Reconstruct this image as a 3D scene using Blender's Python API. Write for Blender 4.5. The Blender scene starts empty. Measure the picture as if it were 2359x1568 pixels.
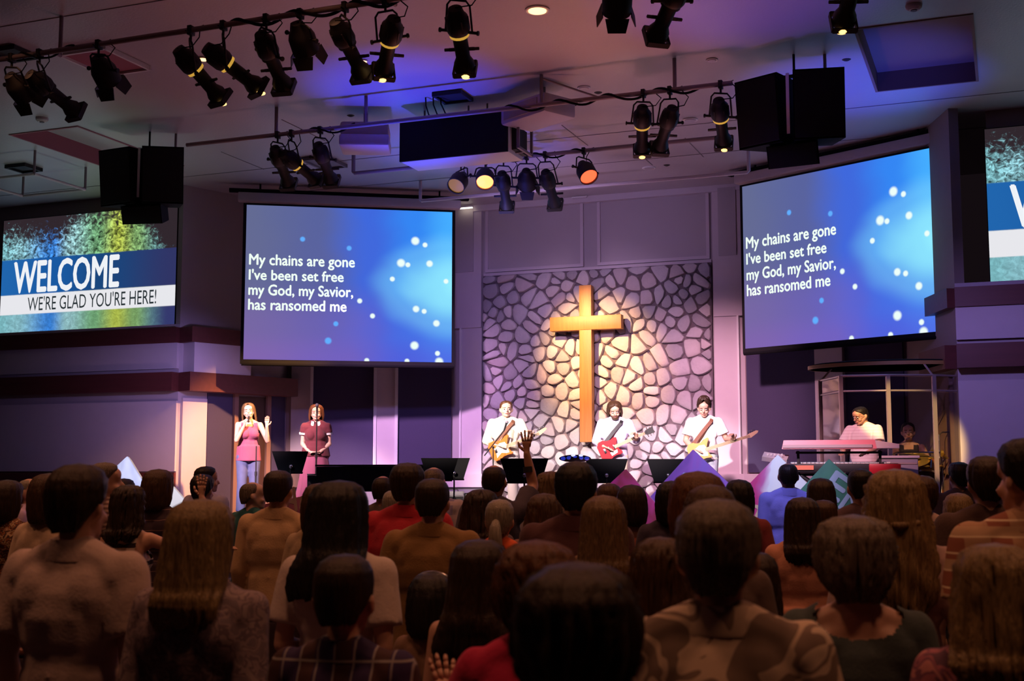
import bpy, bmesh, math, random
from mathutils import Vector, Matrix, noise, Euler
random.seed(7)
sc = bpy.context.scene
COL = sc.collection
rad = math.radians

# ---------------------------------------------------------------- camera, world, exposure
EYE = 1.68
FPX = 2900.0
PITCH = math.atan(307 / FPX)
YAW = rad(21.5)
cd = bpy.data.cameras.new('camera')
cam = bpy.data.objects.new('camera', cd)
COL.objects.link(cam)
cam.location = (0, 0, EYE)
cam.rotation_euler = (math.pi / 2 + PITCH, 0, YAW)
cd.sensor_width = 36
cd.lens = FPX / 2359 * 36
cd.clip_end = 100
cd.dof.use_dof = True
cd.dof.focus_distance = 15.0
cd.dof.aperture_fstop = 4.5
sc.camera = cam
w = bpy.data.worlds.new('world')
sc.world = w
w.use_nodes = True
w.node_tree.nodes['Background'].inputs[0].default_value = (.02, .012, .016, 1)
w.node_tree.nodes['Background'].inputs[1].default_value = .3
sc.view_settings.view_transform = 'Standard'
sc.view_settings.look = 'None'
sc.view_settings.exposure = 0
sc.view_settings.gamma = 1
sc.view_settings.use_curve_mapping = False
sc.cycles.use_denoising = True
sc.cycles.max_bounces = 6
sc.cycles.diffuse_bounces = 3
sc.cycles.glossy_bounces = 3
sc.cycles.transmission_bounces = 6
sc.cycles.transparent_max_bounces = 12
sc.cycles.caustics_reflective = False
sc.cycles.caustics_refractive = False

# ---- pixel of the 2359x1568 photograph -> a point of the room
_F = Vector((-math.sin(YAW) * math.cos(PITCH), math.cos(YAW) * math.cos(PITCH), math.sin(PITCH)))
_R = Vector((math.cos(YAW), math.sin(YAW), 0))
_U = _R.cross(_F)
_C = Vector((0, 0, EYE))
def ray(x, y): return _F + _R * ((x - 1179.5) / FPX) + _U * ((784 - y) / FPX)
def onY(x, y, Y):
    d = ray(x, y); return _C + d * (Y / d.y)
def onZ(x, y, Z):
    d = ray(x, y); return _C + d * ((Z - EYE) / d.z)
def onP(x, y, p, n):
    d = ray(x, y); return _C + d * ((Vector(p) - _C).dot(n) / d.dot(n))
def dep(x, y, D):
    d = ray(x, y); return _C + d * (D / (-math.sin(YAW) * d.x + math.cos(YAW) * d.y))

# ---------------------------------------------------------------- lamps of the room and added fill
def lamp(kind, loc, aim, power, color, size=.05, cone=60, blend=.6):
    l = bpy.data.lights.new('lamp', kind)
    o = bpy.data.objects.new('lamp', l)
    COL.objects.link(o)
    o.location = loc
    l.energy = power
    l.color = color
    if kind == 'SPOT':
        l.spot_size = rad(cone); l.spot_blend = blend; l.shadow_soft_size = size
    elif kind == 'AREA':
        l.size = size
    else:
        l.shadow_soft_size = size
    if aim is not None:
        d = Vector(aim) - Vector(loc)
        o.rotation_euler = d.to_track_quat('-Z', 'Y').to_euler()
    return o

STAGE = 1.06
CEIL = 6.2
XC = -6.24
# front light on the band, from the nearest lighting pipe
for px_, ax, az, pw, col in ((-8.2, -7.15, 1.75, 5400, (1, .80, .66)), (-6.2, -5.95, 1.6, 3600, (1, .80, .86)), (-4.4, -4.75, 1.7, 5400, (1, .80, .80))):
    lamp('SPOT', (px_, 10.3, 5.2), (ax, 17.9, az), pw, col, .07, 21, .75)
# keyboard player: pink-white; drums: dim amber
lamp('SPOT', (-3.2, 10.3, 5.2), (-1.85, 15.2, 2.0), 1500, (1, .44, .50), .06, 21, .7)
lamp('SPOT', (-2.6, 10.3, 5.2), (-.95, 16.5, 1.9), 3800, (1, .66, .18), .04, 9.5, .4)
# singers: orange from the right, pink from the front
lamp('SPOT', (-7.6, 15.7, 5.3), (-11.2, 16.7, 1.9), 3000, (1, .46, .17), .06, 34, .8)
lamp('SPOT', (-9.4, 10.3, 5.2), (-10.2, 16.6, 1.8), 6500, (1, .62, .70), .06, 20, .75)
# diamond boards along the stage front
lamp('SPOT', (-2.4, 10.3, 5.0), (-2.9, 13.8, 1.6), 900, (.70, .68, 1), .06, 42, .9)
lamp('SPOT', (-9.4, 10.3, 5.0), (-10.2, 13.8, 1.5), 1500, (.72, .76, 1), .06, 36, .9)
# warm spot on the cross, from the pipe above the stage, left of centre
lamp('SPOT', (-6.95, 15.7, 5.65), (-6.1, 19.3, 3.45), 3300, (1, .56, .21), .02, 33, 1)
lamp('SPOT', (-5.2, 13.7, 5.3), (-6.2, 19.3, 3.4), 520, (.85, .55, .85), .12, 44, 1)
# purple and pink washes of the back walls
lamp('SPOT', (-3.9, 13.7, 5.3), (-4.3, 19.3, 2.2), 2000, (1, .50, .68), .12, 42, 1)
lamp('SPOT', (-8.4, 13.7, 5.3), (-9.1, 19.3, 2.4), 2000, (.88, .46, .92), .12, 42, 1)
lamp('SPOT', (-6.2, 13.7, 5.3), (-9.2, 19, 3.0), 260, (.40, .28, 1), .12, 60, 1)
lamp('SPOT', (-9.9, 14.2, 3.4), (-12.1, 16.2, 2.8), 150, (.50, .36, 1), .1, 62, 1)
lamp('SPOT', (-1.2, 13.0, 4.3), (.1, 16.2, 2.6), 170, (.42, .30, 1), .1, 70, 1)
lamp('SPOT', (-10.6, 14.9, 1.6), (-11.75, 16.2, 2.1), 42, (1, .50, .72), .1, 75, 1)
# added spots at the stage edge, for bounced and spilled colour on the ceiling
lamp('SPOT', (-4.2, 14.2, 1.2), (-3.9, 9.4, 6.2), 520, (1, .27, .18), .8, 76, 1)
lamp('SPOT', (-7.4, 14.2, 1.2), (-8.4, 10.4, 6.2), 110, (1, .34, .32), .8, 90, 1)
lamp('SPOT', (-4.4, 14.2, 1.2), (-4.0, 14.6, 6.2), 120, (1, .40, .56), .6, 90, 1)
lamp('SPOT', (-7.5, 14.2, 1.2), (-6.45, 12.9, 6.2), 1700, (.03, .06, 1), .15, 30, 1)
lamp('SPOT', (-7.4, 14.2, 1.2), (-6.9, 15.6, 6.2), 900, (.12, .12, 1), .15, 40, 1)
lamp('SPOT', (-1.0, 14.1, 1.2), (-1.45, 14.8, 6.2), 1150, (.04, .08, 1), .12, 36, 1)
lamp('SPOT', (-2.8, 14.1, 1.2), (-2.2, 11.6, 6.2), 420, (.10, .10, 1), .12, 34, 1)
lamp('SPOT', (-2.2, 9.4, 5.4), (-1.9, 11.8, 1.35), 420, (.30, .34, 1), .05, 20, .9)  # blue spot from above on the man in the blue shirt
lamp('SPOT', (-6.2, 15.0, 4.6), (-6.2, 19.4, 5.7), 150, (.72, .50, 1), .2, 80, 1)  # added fill, stands in for light bounced onto the upper wall
lamp('SPOT', (-11.8, 14.2, 1.2), (-11.9, 13.6, 6.2), 105, (.55, .85, .70), .5, 72, 1)  # added for the welcome picture's spill on the ceiling
# dimmed house lights over the congregation
for X in (-9.0, -5.5, -2.0, 1.2):
    for Y in (2.6, 6.0, 9.0):
        lamp('SPOT', (X, Y, 6.12), (X, Y + .01, 0), 165, (1, .40, .20), .35, 112, .8)
# ---------------------------------------------------------------- materials
def nt(name):
    m = bpy.data.materials.new(name); m.use_nodes = True
    n = m.node_tree; b = n.nodes['Principled BSDF']
    return m, n, b
def N(n, t, **k):
    x = n.nodes.new(t)
    for a, v in k.items(): setattr(x, a, v)
    return x
def mat(name, c, r=.6, metal=0, var=.0, scale=6, bump=0, bscale=40, stretch=(1, 1, 1), sheen=0, coat=0):
    m, n, b = nt(name)
    b.inputs['Base Color'].default_value = (*c, 1)
    b.inputs['Roughness'].default_value = r
    b.inputs['Metallic'].default_value = metal
    if sheen: b.inputs['Sheen Weight'].default_value = sheen
    if coat: b.inputs['Coat Weight'].default_value = coat
    m.diffuse_color = (*c, 1)
    if var or bump:
        tc = N(n, 'ShaderNodeTexCoord'); mp = N(n, 'ShaderNodeMapping')
        mp.inputs['Scale'].default_value = stretch
        n.links.new(tc.outputs['Object'], mp.inputs[0])
    if var:
        no = N(n, 'ShaderNodeTexNoise'); no.inputs['Scale'].default_value = scale; no.inputs['Detail'].default_value = 5
        n.links.new(mp.outputs[0], no.inputs['Vector'])
        mx = N(n, 'ShaderNodeMix', data_type='RGBA')
        mx.inputs[6].default_value = (*[max(0, v * (1 - var)) for v in c], 1)
        mx.inputs[7].default_value = (*[min(1, v * (1 + var)) for v in c], 1)
        n.links.new(no.outputs[0], mx.inputs[0]); n.links.new(mx.outputs[2], b.inputs['Base Color'])
    if bump:
        n2 = N(n, 'ShaderNodeTexNoise'); n2.inputs['Scale'].default_value = bscale; n2.inputs['Detail'].default_value = 4
        n.links.new(mp.outputs[0], n2.inputs['Vector'])
        bp = N(n, 'ShaderNodeBump'); bp.inputs['Strength'].default_value = bump; bp.inputs['Distance'].default_value = .02
        n.links.new(n2.outputs[0], bp.inputs['Height']); n.links.new(bp.outputs[0], b.inputs['Normal'])
    return m
def emit(name, c, s):
    m, n, b = nt(name)
    b.inputs['Base Color'].default_value = (*[v * .3 for v in c], 1)
    b.inputs['Emission Color'].default_value = (*c, 1)
    b.inputs['Emission Strength'].default_value = s
    return m
def hairmat(name, c, hi=None):
    c = tuple(v * .6 for v in c); hi = tuple(v * .6 for v in hi)
    m, n, b = nt(name)
    tc = N(n, 'ShaderNodeTexCoord'); mp = N(n, 'ShaderNodeMapping'); mp.inputs['Scale'].default_value = (150, 150, 7)
    no = N(n, 'ShaderNodeTexNoise'); no.inputs['Scale'].default_value = 1.4; no.inputs['Detail'].default_value = 5
    cr = N(n, 'ShaderNodeValToRGB'); cr.color_ramp.elements[0].position = .28; cr.color_ramp.elements[1].position = .80
    cr.color_ramp.elements[0].color = (*[v * .5 for v in c], 1); cr.color_ramp.elements[1].color = (*hi, 1)
    bp = N(n, 'ShaderNodeBump'); bp.inputs['Strength'].default_value = .5; bp.inputs['Distance'].default_value = .008
    L = n.links.new
    L(tc.outputs['Object'], mp.inputs[0]); L(mp.outputs[0], no.inputs['Vector']); L(no.outputs[0], cr.inputs[0])
    L(cr.outputs[0], b.inputs['Base Color']); L(no.outputs[0], bp.inputs['Height']); L(bp.outputs[0], b.inputs['Normal'])
    b.inputs['Roughness'].default_value = .45; b.inputs['Specular IOR Level'].default_value = .35
    return m
def stripemat(name, a, c2, freq, width=.5, axis=2, wob=.02, extra=None):
    """stripes along an axis of the cloth; extra=(axis, freq, width, colour) crosses them for a plaid"""
    m, n, b = nt(name); L = n.links.new
    tc = N(n, 'ShaderNodeTexCoord'); sp = N(n, 'ShaderNodeSeparateXYZ'); L(tc.outputs['Object'], sp.inputs[0])
    no = N(n, 'ShaderNodeTexNoise'); no.inputs['Scale'].default_value = 5; L(tc.outputs['Object'], no.inputs['Vector'])
    def band(ax, fr, wd):
        ad = N(n, 'ShaderNodeMath', operation='MULTIPLY_ADD'); L(no.outputs[0], ad.inputs[0]); ad.inputs[1].default_value = wob; L(sp.outputs[ax], ad.inputs[2])
        mu = N(n, 'ShaderNodeMath', operation='MULTIPLY'); L(ad.outputs[0], mu.inputs[0]); mu.inputs[1].default_value = fr
        fc = N(n, 'ShaderNodeMath', operation='FRACT'); L(mu.outputs[0], fc.inputs[0])
        lt = N(n, 'ShaderNodeMath', operation='LESS_THAN'); L(fc.outputs[0], lt.inputs[0]); lt.inputs[1].default_value = wd
        return lt
    mx = N(n, 'ShaderNodeMix', data_type='RGBA'); mx.inputs[6].default_value = (*a, 1); mx.inputs[7].default_value = (*c2, 1)
    L(band(axis, freq, width).outputs[0], mx.inputs[0]); out = mx
    for e in (extra or []):
        m2 = N(n, 'ShaderNodeMix', data_type='RGBA'); L(out.outputs[2], m2.inputs[6]); m2.inputs[7].default_value = (*e[3], 1)
        L(band(e[0], e[1], e[2]).outputs[0], m2.inputs[0]); out = m2
    L(out.outputs[2], b.inputs['Base Color']); b.inputs['Roughness'].default_value = .85
    return m
def blobmat(name, cols, scale=9, dist=1.5, kind='noise'):
    """printed cloth: leaf or flower shapes in several flat colours"""
    m, n, b = nt(name); L = n.links.new
    tc = N(n, 'ShaderNodeTexCoord')
    no = N(n, 'ShaderNodeTexNoise'); no.inputs['Scale'].default_value = scale; no.inputs['Detail'].default_value = 1; no.inputs['Distortion'].default_value = dist
    L(tc.outputs['Object'], no.inputs['Vector'])
    cr = N(n, 'ShaderNodeValToRGB'); cr.color_ramp.interpolation = 'CONSTANT'
    e = cr.color_ramp.elements
    pos = [0, .42, .5, .58, .66, .72]
    e[0].position = 0; e[0].color = (*cols[0], 1); e[1].position = pos[1]; e[1].color = (*cols[1], 1)
    for i, c in enumerate(cols[2:]):
        x = e.new(pos[i + 2]); x.color = (*c, 1)
    L(no.outputs[0], cr.inputs[0]); L(cr.outputs[0], b.inputs['Base Color'])
    b.inputs['Roughness'].default_value = .85
    return m

M = {}
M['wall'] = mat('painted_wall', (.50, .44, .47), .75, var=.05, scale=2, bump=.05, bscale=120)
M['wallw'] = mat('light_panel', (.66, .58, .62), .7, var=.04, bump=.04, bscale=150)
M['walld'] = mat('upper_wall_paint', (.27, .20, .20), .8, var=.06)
M['panel'] = mat('navy_fabric', (.062, .052, .115), .95, var=.15, scale=90, bump=.2, bscale=300)
M['wood_trim'] = mat('red_brown_wood', (.13, .034, .030), .5, var=.25, scale=3, stretch=(.4, 6, 6))
M['door'] = mat('brown_door', (.055, .025, .02), .5, var=.2, scale=4, stretch=(6, 6, .4))
M['ceil'] = mat('ceiling_paint', (.52, .47, .49), .42, var=.04, scale=1.2, bump=.12, bscale=35)
M['joint'] = mat('ceiling_joint', (.22, .19, .20), .9)
M['coffer'] = mat('coffer_board', (.26, .15, .12), .8, var=.05)
M['hatch'] = mat('pink_board', (.40, .13, .17), .8)
M['floor'] = mat('dark_carpet', (.05, .035, .045), 1, var=.3, scale=60, bump=.3, bscale=300)
M['stagefloor'] = mat('stage_carpet', (.20, .15, .20), .9, var=.15, scale=50, bump=.2, bscale=200)
M['stageface'] = mat('stage_front', (.07, .03, .04), .8)
M['grey'] = mat('grey_box', (.22, .20, .24), .7)
M['mortar'] = mat('mortar', (.15, .115, .135), .95, var=.2, scale=20, bump=.3)
M['stones'] = [mat('field_stone', c, .8, var=.16, scale=9, bump=.35, bscale=26) for c in
               ((.46, .42, .45), (.52, .47, .50), (.40, .37, .41), (.56, .50, .50), (.35, .32, .35), (.50, .42, .43))]
M['cross'] = mat('oak', (.42, .18, .055), .45, var=.3, scale=3, stretch=(9, 9, .7), bump=.15, bscale=20)
M['black'] = mat('black_metal', (.010, .009, .011), .6)
M['blackm'] = mat('matte_black', (.008, .008, .010), .85)
M['blackm'].node_tree.nodes['Principled BSDF'].inputs['Specular IOR Level'].default_value = .1
M['grille'] = mat('speaker_grille', (.010, .009, .011), .8, bump=.5, bscale=600)
M['chrome'] = mat('chrome', (.6, .6, .62), .22, metal=1)
M['alu'] = mat('aluminium', (.45, .36, .36), .4, metal=.6)
M['pipe'] = mat('painted_pipe', (.30, .24, .27), .55)
M['beige'] = mat('beige_plastic', (.52, .42, .30), .5)
M['white'] = mat('white_paint', (.8, .78, .78), .5)
M['lens'] = mat('dark_lens', (.02, .02, .04), .08)
M['lit'] = emit('lit_lens', (1, .62, .22), 4)
M['leak'] = emit('light_leak', (1, .55, .08), .55)
M['red_lit'] = emit('red_gel_lit', (1, .085, .03), 2.6)
M['red_hot'] = emit('red_gel_hot', (1, .20, .05), 4.5)
M['dim'] = emit('glint_gel', (1, .5, .1), .22)  # faint emission that paints a gold glint on one lamp
M['rim'] = emit('bounce_glow', (1, .55, .15), 3.0)  # emission for lamp light bounced onto the gel frame
M['can'] = emit('downlight_lit', (1, .55, .22), 3.0)
M['cand'] = mat('downlight_unlit', (.55, .5, .55), .3)
M['strip'] = emit('strip_lit', (1, .88, .68), 3.5)
M['led'] = emit('green_led', (.35, 1, .1), 3)
M['brass'] = mat('brass', (.85, .62, .12), .36, metal=.8)
M['skins'] = [mat('skin', c, .5, var=.08, scale=15) for c in ((.62, .36, .26), (.52, .28, .19), (.36, .19, .12), (.70, .44, .34))]
M['lip'] = mat('lip', (.42, .13, .11), .4)
M['eye'] = mat('eye', (.72, .68, .66), .2)
M['iris'] = mat('iris', (.03, .02, .015), .2)
_H = dict(black=((.012, .009, .008), (.035, .024, .018)), dark=((.030, .016, .009), (.09, .045, .022)), brown=((.075, .036, .016), (.20, .10, .045)),
          auburn=((.13, .045, .018), (.33, .12, .04)), light=((.17, .095, .042), (.42, .26, .12)), blond=((.26, .155, .065), (.66, .45, .20)),
          grey=((.15, .115, .09), (.46, .36, .27)), white=((.42, .36, .28), (.80, .70, .56)), stage=((.10, .04, .02), (.3, .12, .05)))
M['hair'] = {k: hairmat(k + '_hair', *v) for k, v in _H.items()}
_solid = {}
def cloth(c):
    if c not in _solid: _solid[c] = mat('cloth', c, .88, var=.08, scale=8, bump=.12, bscale=90, sheen=.1)
    return _solid[c]
M['leaf'] = blobmat('leaf_print', [(.24, .17, .13), (.66, .51, .38), (.27, .19, .15), (.72, .57, .43)], 7, .9)
M['floral'] = blobmat('flower_print', [(.05, .02, .02), (.32, .10, .03), (.07, .03, .02), (.48, .32, .18), (.2, .08, .03)], 22, 1)
M['lace'] = blobmat('lace_print', [(.03, .012, .02), (.12, .05, .03), (.03, .012, .02), (.26, .14, .08)], 40, 1)
M['mottle'] = blobmat('mottled_print', [(.20, .15, .18), (.30, .22, .24), (.17, .12, .15), (.34, .26, .27)], 28, .6)
M['pinkfl'] = blobmat('pink_flower_print', [(.12, .05, .09), (.38, .12, .16), (.2, .07, .12), (.55, .22, .22)], 14, 1)
M['plaid_dark'] = stripemat('dark_plaid', (.030, .012, .075), (.055, .018, .02), 8, .45, 0, .01, [(0, 16, .10, (.28, .25, .26)), (2, 13, .10, (.30, .27, .27))])
M['plaid_warm'] = stripemat('warm_plaid', (.45, .27, .16), (.30, .10, .06), 7, .45, 0, .01, [(2, 9, .35, (.50, .33, .2)), (2, 18, .12, (.75, .6, .4))])
M['plaid_light'] = stripemat('light_plaid', (.42, .36, .42), (.25, .22, .40), 8, .4, 0, .01, [(2, 9, .3, (.5, .4, .45))])
M['stripe_bw'] = stripemat('striped_knit', (.03, .015, .02), (.60, .50, .42), 17, .48, 2, .02)
M['stripe_thin'] = stripemat('thin_striped', (.04, .02, .035), (.25, .14, .12), 14, .06, 2, .04)
M['stripe_grey'] = stripemat('grey_striped', (.12, .06, .06), (.32, .22, .20), 34, .5, 2, .02)
M['stripe_white'] = stripemat('white_striped', (.70, .50, .44), (.12, .05, .05), 14, .12, 2, .08)
M['stripe_pink'] = stripemat('pale_striped', (.78, .68, .70), (.62, .46, .50), 22, .14, 2, .01)
M['denim'] = mat('denim', (.10, .12, .26), .85, var=.3, scale=8)

# ---------------------------------------------------------------- mesh builder
class MB:
    def __init__(s): s.b = bmesh.new(); s.n = 0
    def _done(s, vs, mtx=None, k=0):
        if mtx is not None: bmesh.ops.transform(s.b, matrix=mtx, verts=vs)
        fs = {f for v in vs for f in v.link_faces}
        for f in fs: f.material_index = k
        return s
    def box(s, c, d, rot=None, k=0, bev=0):
        r = bmesh.ops.create_cube(s.b, size=1)
        vs = r['verts']
        bmesh.ops.transform(s.b, matrix=Matrix.Diagonal((*d, 1)), verts=vs)
        if bev:
            es = list({e for v in vs for e in v.link_edges})
            q = bmesh.ops.bevel(s.b, geom=es, offset=bev, segments=2, affect='EDGES', profile=.5)
            vs = list({v for f in q['faces'] for v in f.verts} | {v for v in vs if v.is_valid})
            seen = set(vs); st = list(vs)
            while st:
                v = st.pop()
                for e in v.link_edges:
                    o = e.other_vert(v)
                    if o not in seen: seen.add(o); st.append(o)
            vs = list(seen)
        mt = Matrix.Translation(c)
        if rot: mt = mt @ (rot.to_matrix().to_4x4() if not isinstance(rot, Matrix) else rot)
        return s._done(vs, mt, k)
    def cyl(s, p, q, r1, r2=None, seg=12, k=0, cap=True, sy=1):
        p, q = Vector(p), Vector(q); r2 = r1 if r2 is None else r2
        d = q - p
        if d.length < 1e-6: return s
        r = bmesh.ops.create_cone(s.b, cap_ends=cap, segments=seg, radius1=max(r1, 1e-4), radius2=max(r2, 1e-4), depth=d.length)
        return s._done(r['verts'], Matrix.Translation((p + q) / 2) @ d.to_track_quat('Z', 'Y').to_matrix().to_4x4() @ Matrix.Diagonal((1, sy, 1, 1)), k)
    def sph(s, c, r, seg=12, k=0, rot=None):
        if not hasattr(r, '__len__'): r = (r, r, r)
        q = bmesh.ops.create_uvsphere(s.b, u_segments=seg, v_segments=max(6, seg * 2 // 3), radius=1)
        mt = Matrix.Translation(c)
        if rot is not None: mt = mt @ rot.to_matrix().to_4x4()
        return s._done(q['verts'], mt @ Matrix.Diagonal((*r, 1)), k)
    def cap(s, p, q, r1, r2=None, seg=12):
        r2 = r1 if r2 is None else r2
        s.cyl(p, q, r1, r2, seg); s.sph(p, r1, seg); s.sph(q, r2, seg); return s
    def chain(s, pts, rs, seg=12):
        for i in range(len(pts) - 1): s.cap(pts[i], pts[i + 1], rs[i], rs[i + 1], seg)
        return s
    def tube(s, pts, r, seg=8, k=0):
        pts = [Vector(p) for p in pts]; rings = []
        rs = r if hasattr(r, '__len__') else [r] * len(pts)
        up = None
        for i, p in enumerate(pts):
            t = (pts[min(i + 1, len(pts) - 1)] - pts[max(i - 1, 0)]).normalized()
            if up is None: up = t.orthogonal().normalized()
            up = (up - t * up.dot(t)); up = up.normalized() if up.length > 1e-5 else t.orthogonal().normalized()
            sd = t.cross(up)
            rings.append([s.b.verts.new(p + (up * math.cos(a) + sd * math.sin(a)) * rs[i]) for a in [2 * math.pi * j / seg for j in range(seg)]])
        return s.loft(rings, True, k)
    def loft(s, rings, caps=True, k=0):
        for a, b in zip(rings, rings[1:]):
            m = len(a)
            for j in range(m):
                f = s.b.faces.new((a[j], a[(j + 1) % m], b[(j + 1) % m], b[j])); f.material_index = k; f.smooth = True
        if caps:
            for r in (rings[0][::-1], rings[-1]):
                f = s.b.faces.new(r); f.material_index = k
        return s
    def lathe(s, prof, c=(0, 0, 0), seg=20, k=0, sx=1, sy=1, mtx=None):
        c = Vector(c); rings = []
        for r, z in prof:
            rings.append([s.b.verts.new(Vector((math.cos(a) * r * sx, math.sin(a) * r * sy, z))) for a in [2 * math.pi * j / seg for j in range(seg)]])
        s.loft(rings, True, k)
        vs = [v for r in rings for v in r]
        bmesh.ops.transform(s.b, matrix=Matrix.Translation(c) @ (mtx if mtx is not None else Matrix.Identity(4)), verts=vs)
        return s
    def prism(s, poly, y0, y1, mtx=None, k=0):
        """polygon in x,z extruded from y0 to y1"""
        a = [s.b.verts.new((p[0], y0, p[1])) for p in poly]; b = [s.b.verts.new((p[0], y1, p[1])) for p in poly]
        n = len(poly)
        fs = [s.b.faces.new(a), s.b.faces.new(b[::-1])]
        for i in range(n): fs.append(s.b.faces.new((a[i], b[i], b[(i + 1) % n], a[(i + 1) % n])))
        for f in fs: f.material_index = k
        if mtx is not None: bmesh.ops.transform(s.b, matrix=mtx, verts=a + b)
        return s
    def hull8(s, P, k=0):
        """box from 8 corners: 4 of one face, then 4 of the opposite face in the same order"""
        v = [s.b.verts.new(p) for p in P]
        for q in ((0, 1, 2, 3), (7, 6, 5, 4), (0, 4, 5, 1), (1, 5, 6, 2), (2, 6, 7, 3), (3, 7, 4, 0)):
            f = s.b.faces.new([v[i] for i in q]); f.material_index = k
        return s
    def mesh(s, name, mats, smooth=35):
        bmesh.ops.recalc_face_normals(s.b, faces=s.b.faces)
        me = bpy.data.meshes.new(name); s.b.to_mesh(me); s.b.free()
        for m in (mats if isinstance(mats, (list, tuple)) else [mats]): me.materials.append(m)
        if smooth:
            try: me.shade_smooth(); me.set_sharp_from_angle(angle=rad(smooth))
            except Exception: pass
        return me
    def build(s, name, mats, parent=None, smooth=35):
        return put(name, s.mesh(name, mats, smooth), parent)
def put(name, me, parent=None, m=None):
    o = bpy.data.objects.new(name, me); COL.objects.link(o)
    if parent is not None: o.parent = parent
    if m is not None:
        for i, mm in enumerate(m if isinstance(m, (list, tuple)) else [m]):
            o.material_slots[i].link = 'OBJECT'; o.material_slots[i].material = mm
    return o
def thing(name, label, cat, loc=(0, 0, 0), rz=0, group=None):
    o = bpy.data.objects.new(name, None); COL.objects.link(o); o.empty_display_size = .1
    o.location = loc; o.rotation_euler = (0, 0, rz)
    o['label'] = label; o['category'] = cat
    if group: o['group'] = group
    return o
def tag(o, label, cat, group=None):
    o['label'] = label; o['category'] = cat
    if group: o['group'] = group
    return o
def struct(o): o['kind'] = 'structure'; return o
def copy_tree(o, parent=None):
    c = o.copy(); COL.objects.link(c); c.parent = parent
    for ch in list(o.children): copy_tree(ch, c)
    return c
def text(s, w, h, mt, parent, name='lettering', loc=(0, 0, 0), rot=(0, 0, 0), bold=.0, shear=0, depth=.002, align='LEFT'):
    """a line of lettering fitted to w wide (h high if given)"""
    cu = bpy.data.curves.new(name, 'FONT'); cu.body = s; cu.size = 1; cu.offset = 0; cu.shear = shear; cu.extrude = 0; cu.resolution_u = 3
    t = bpy.data.objects.new(name, cu); COL.objects.link(t)
    dg = bpy.context.evaluated_depsgraph_get(); me = bpy.data.meshes.new_from_object(t.evaluated_get(dg))
    bpy.data.objects.remove(t)
    xs = [v.co.x for v in me.vertices]; ys = [v.co.y for v in me.vertices]
    x0, x1 = min(xs), max(xs); y0, y1 = min(ys), max(ys)
    kx = w / (x1 - x0); ky = (h / (y1 - y0)) if h else kx
    for v in me.vertices:
        v.co = Vector(((v.co.x - x0) * kx, (v.co.y) * ky, 0))
    if bold > 0:   # heavier strokes
        b = bmesh.new(); b.from_mesh(me); g0 = list(b.verts) + list(b.edges) + list(b.faces)
        for lay, (dx, dy) in enumerate(((-bold, 0), (bold, 0), (0, bold), (0, -bold))):
            q = bmesh.ops.duplicate(b, geom=g0)
            for v in q['geom']:
                if isinstance(v, bmesh.types.BMVert): v.co += Vector((dx * ky, dy * ky, .0004 * (lay + 1)))
        b.to_mesh(me); b.free()
    me.materials.clear(); me.materials.append(mt); me.name = name
    o = put(name, me, parent); o.location = loc; o.rotation_euler = rot
    return o
# ================================================================ THE ROOM
YB = 19.4
LC = Vector((-11.93, 16.2)); RC = Vector((-.55, 16.2))       # corners of the lower side walls
LD = Vector((-11.2, 18.15)); RD = Vector((-1.28, 18.15))
LI = Vector((-8.72, 19.4)); RI = Vector((-3.76, 19.4))
XL, XR, YN = -20.0, 8.0, -5.0
def slab(name, a, b, z0, z1, th, m, out):
    """wall slab from a to b (plan points), thickness on the side of 'out'"""
    a, b = Vector(a), Vector(b); d = (b - a).normalized(); n = Vector((-d.y, d.x))
    if n.dot(Vector(out)) < 0: n = -n
    g = MB(); P = [(a.x, a.y), (b.x, b.y), (b.x + n.x * th, b.y + n.y * th), (a.x + n.x * th, a.y + n.y * th)]
    g.hull8([(x, y, z0) for x, y in P] + [(x, y, z1) for x, y in P])
    return g.build(name, m, None, 0)
struct(MB().box(((XL + XR) / 2, 7.5, -.1), (XR - XL, 25.6, .2)).build('floor', M['floor'], None, 0))
# ceiling with two coffers: built as boards around the openings
cof_r = [onZ(1982, 62, CEIL), onZ(2243, 37, CEIL), onZ(2243, 188, CEIL), onZ(2012, 207, CEIL)]
cx0, cx1 = -1.85, -.05
cy0 = sum(p.y for p in cof_r[:2]) / 2; cy1 = sum(p.y for p in cof_r[2:]) / 2
cx0 = min(p.x for p in (cof_r[0], cof_r[3])); cx0 = (cof_r[0].x + cof_r[3].x) / 2; cx1 = (cof_r[1].x + cof_r[2].x) / 2
holes = [(cx0, cx1, cy0, cy1), (2 * XC - cx1, 2 * XC - cx0, cy0, cy1)]
g = MB()
def cb(x0, x1, y0, y1): g.box(((x0 + x1) / 2, (y0 + y1) / 2, CEIL + .06), (x1 - x0, y1 - y0, .12))
cb(XL, XR, YN, cy0); cb(XL, XR, cy1, YB + .6)
cb(XL, holes[1][0], cy0, cy1); cb(holes[1][1], holes[0][0], cy0, cy1); cb(holes[0][1], XR, cy0, cy1)
ceiling = struct(g.build('ceiling', M['ceil'], None, 0))
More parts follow.
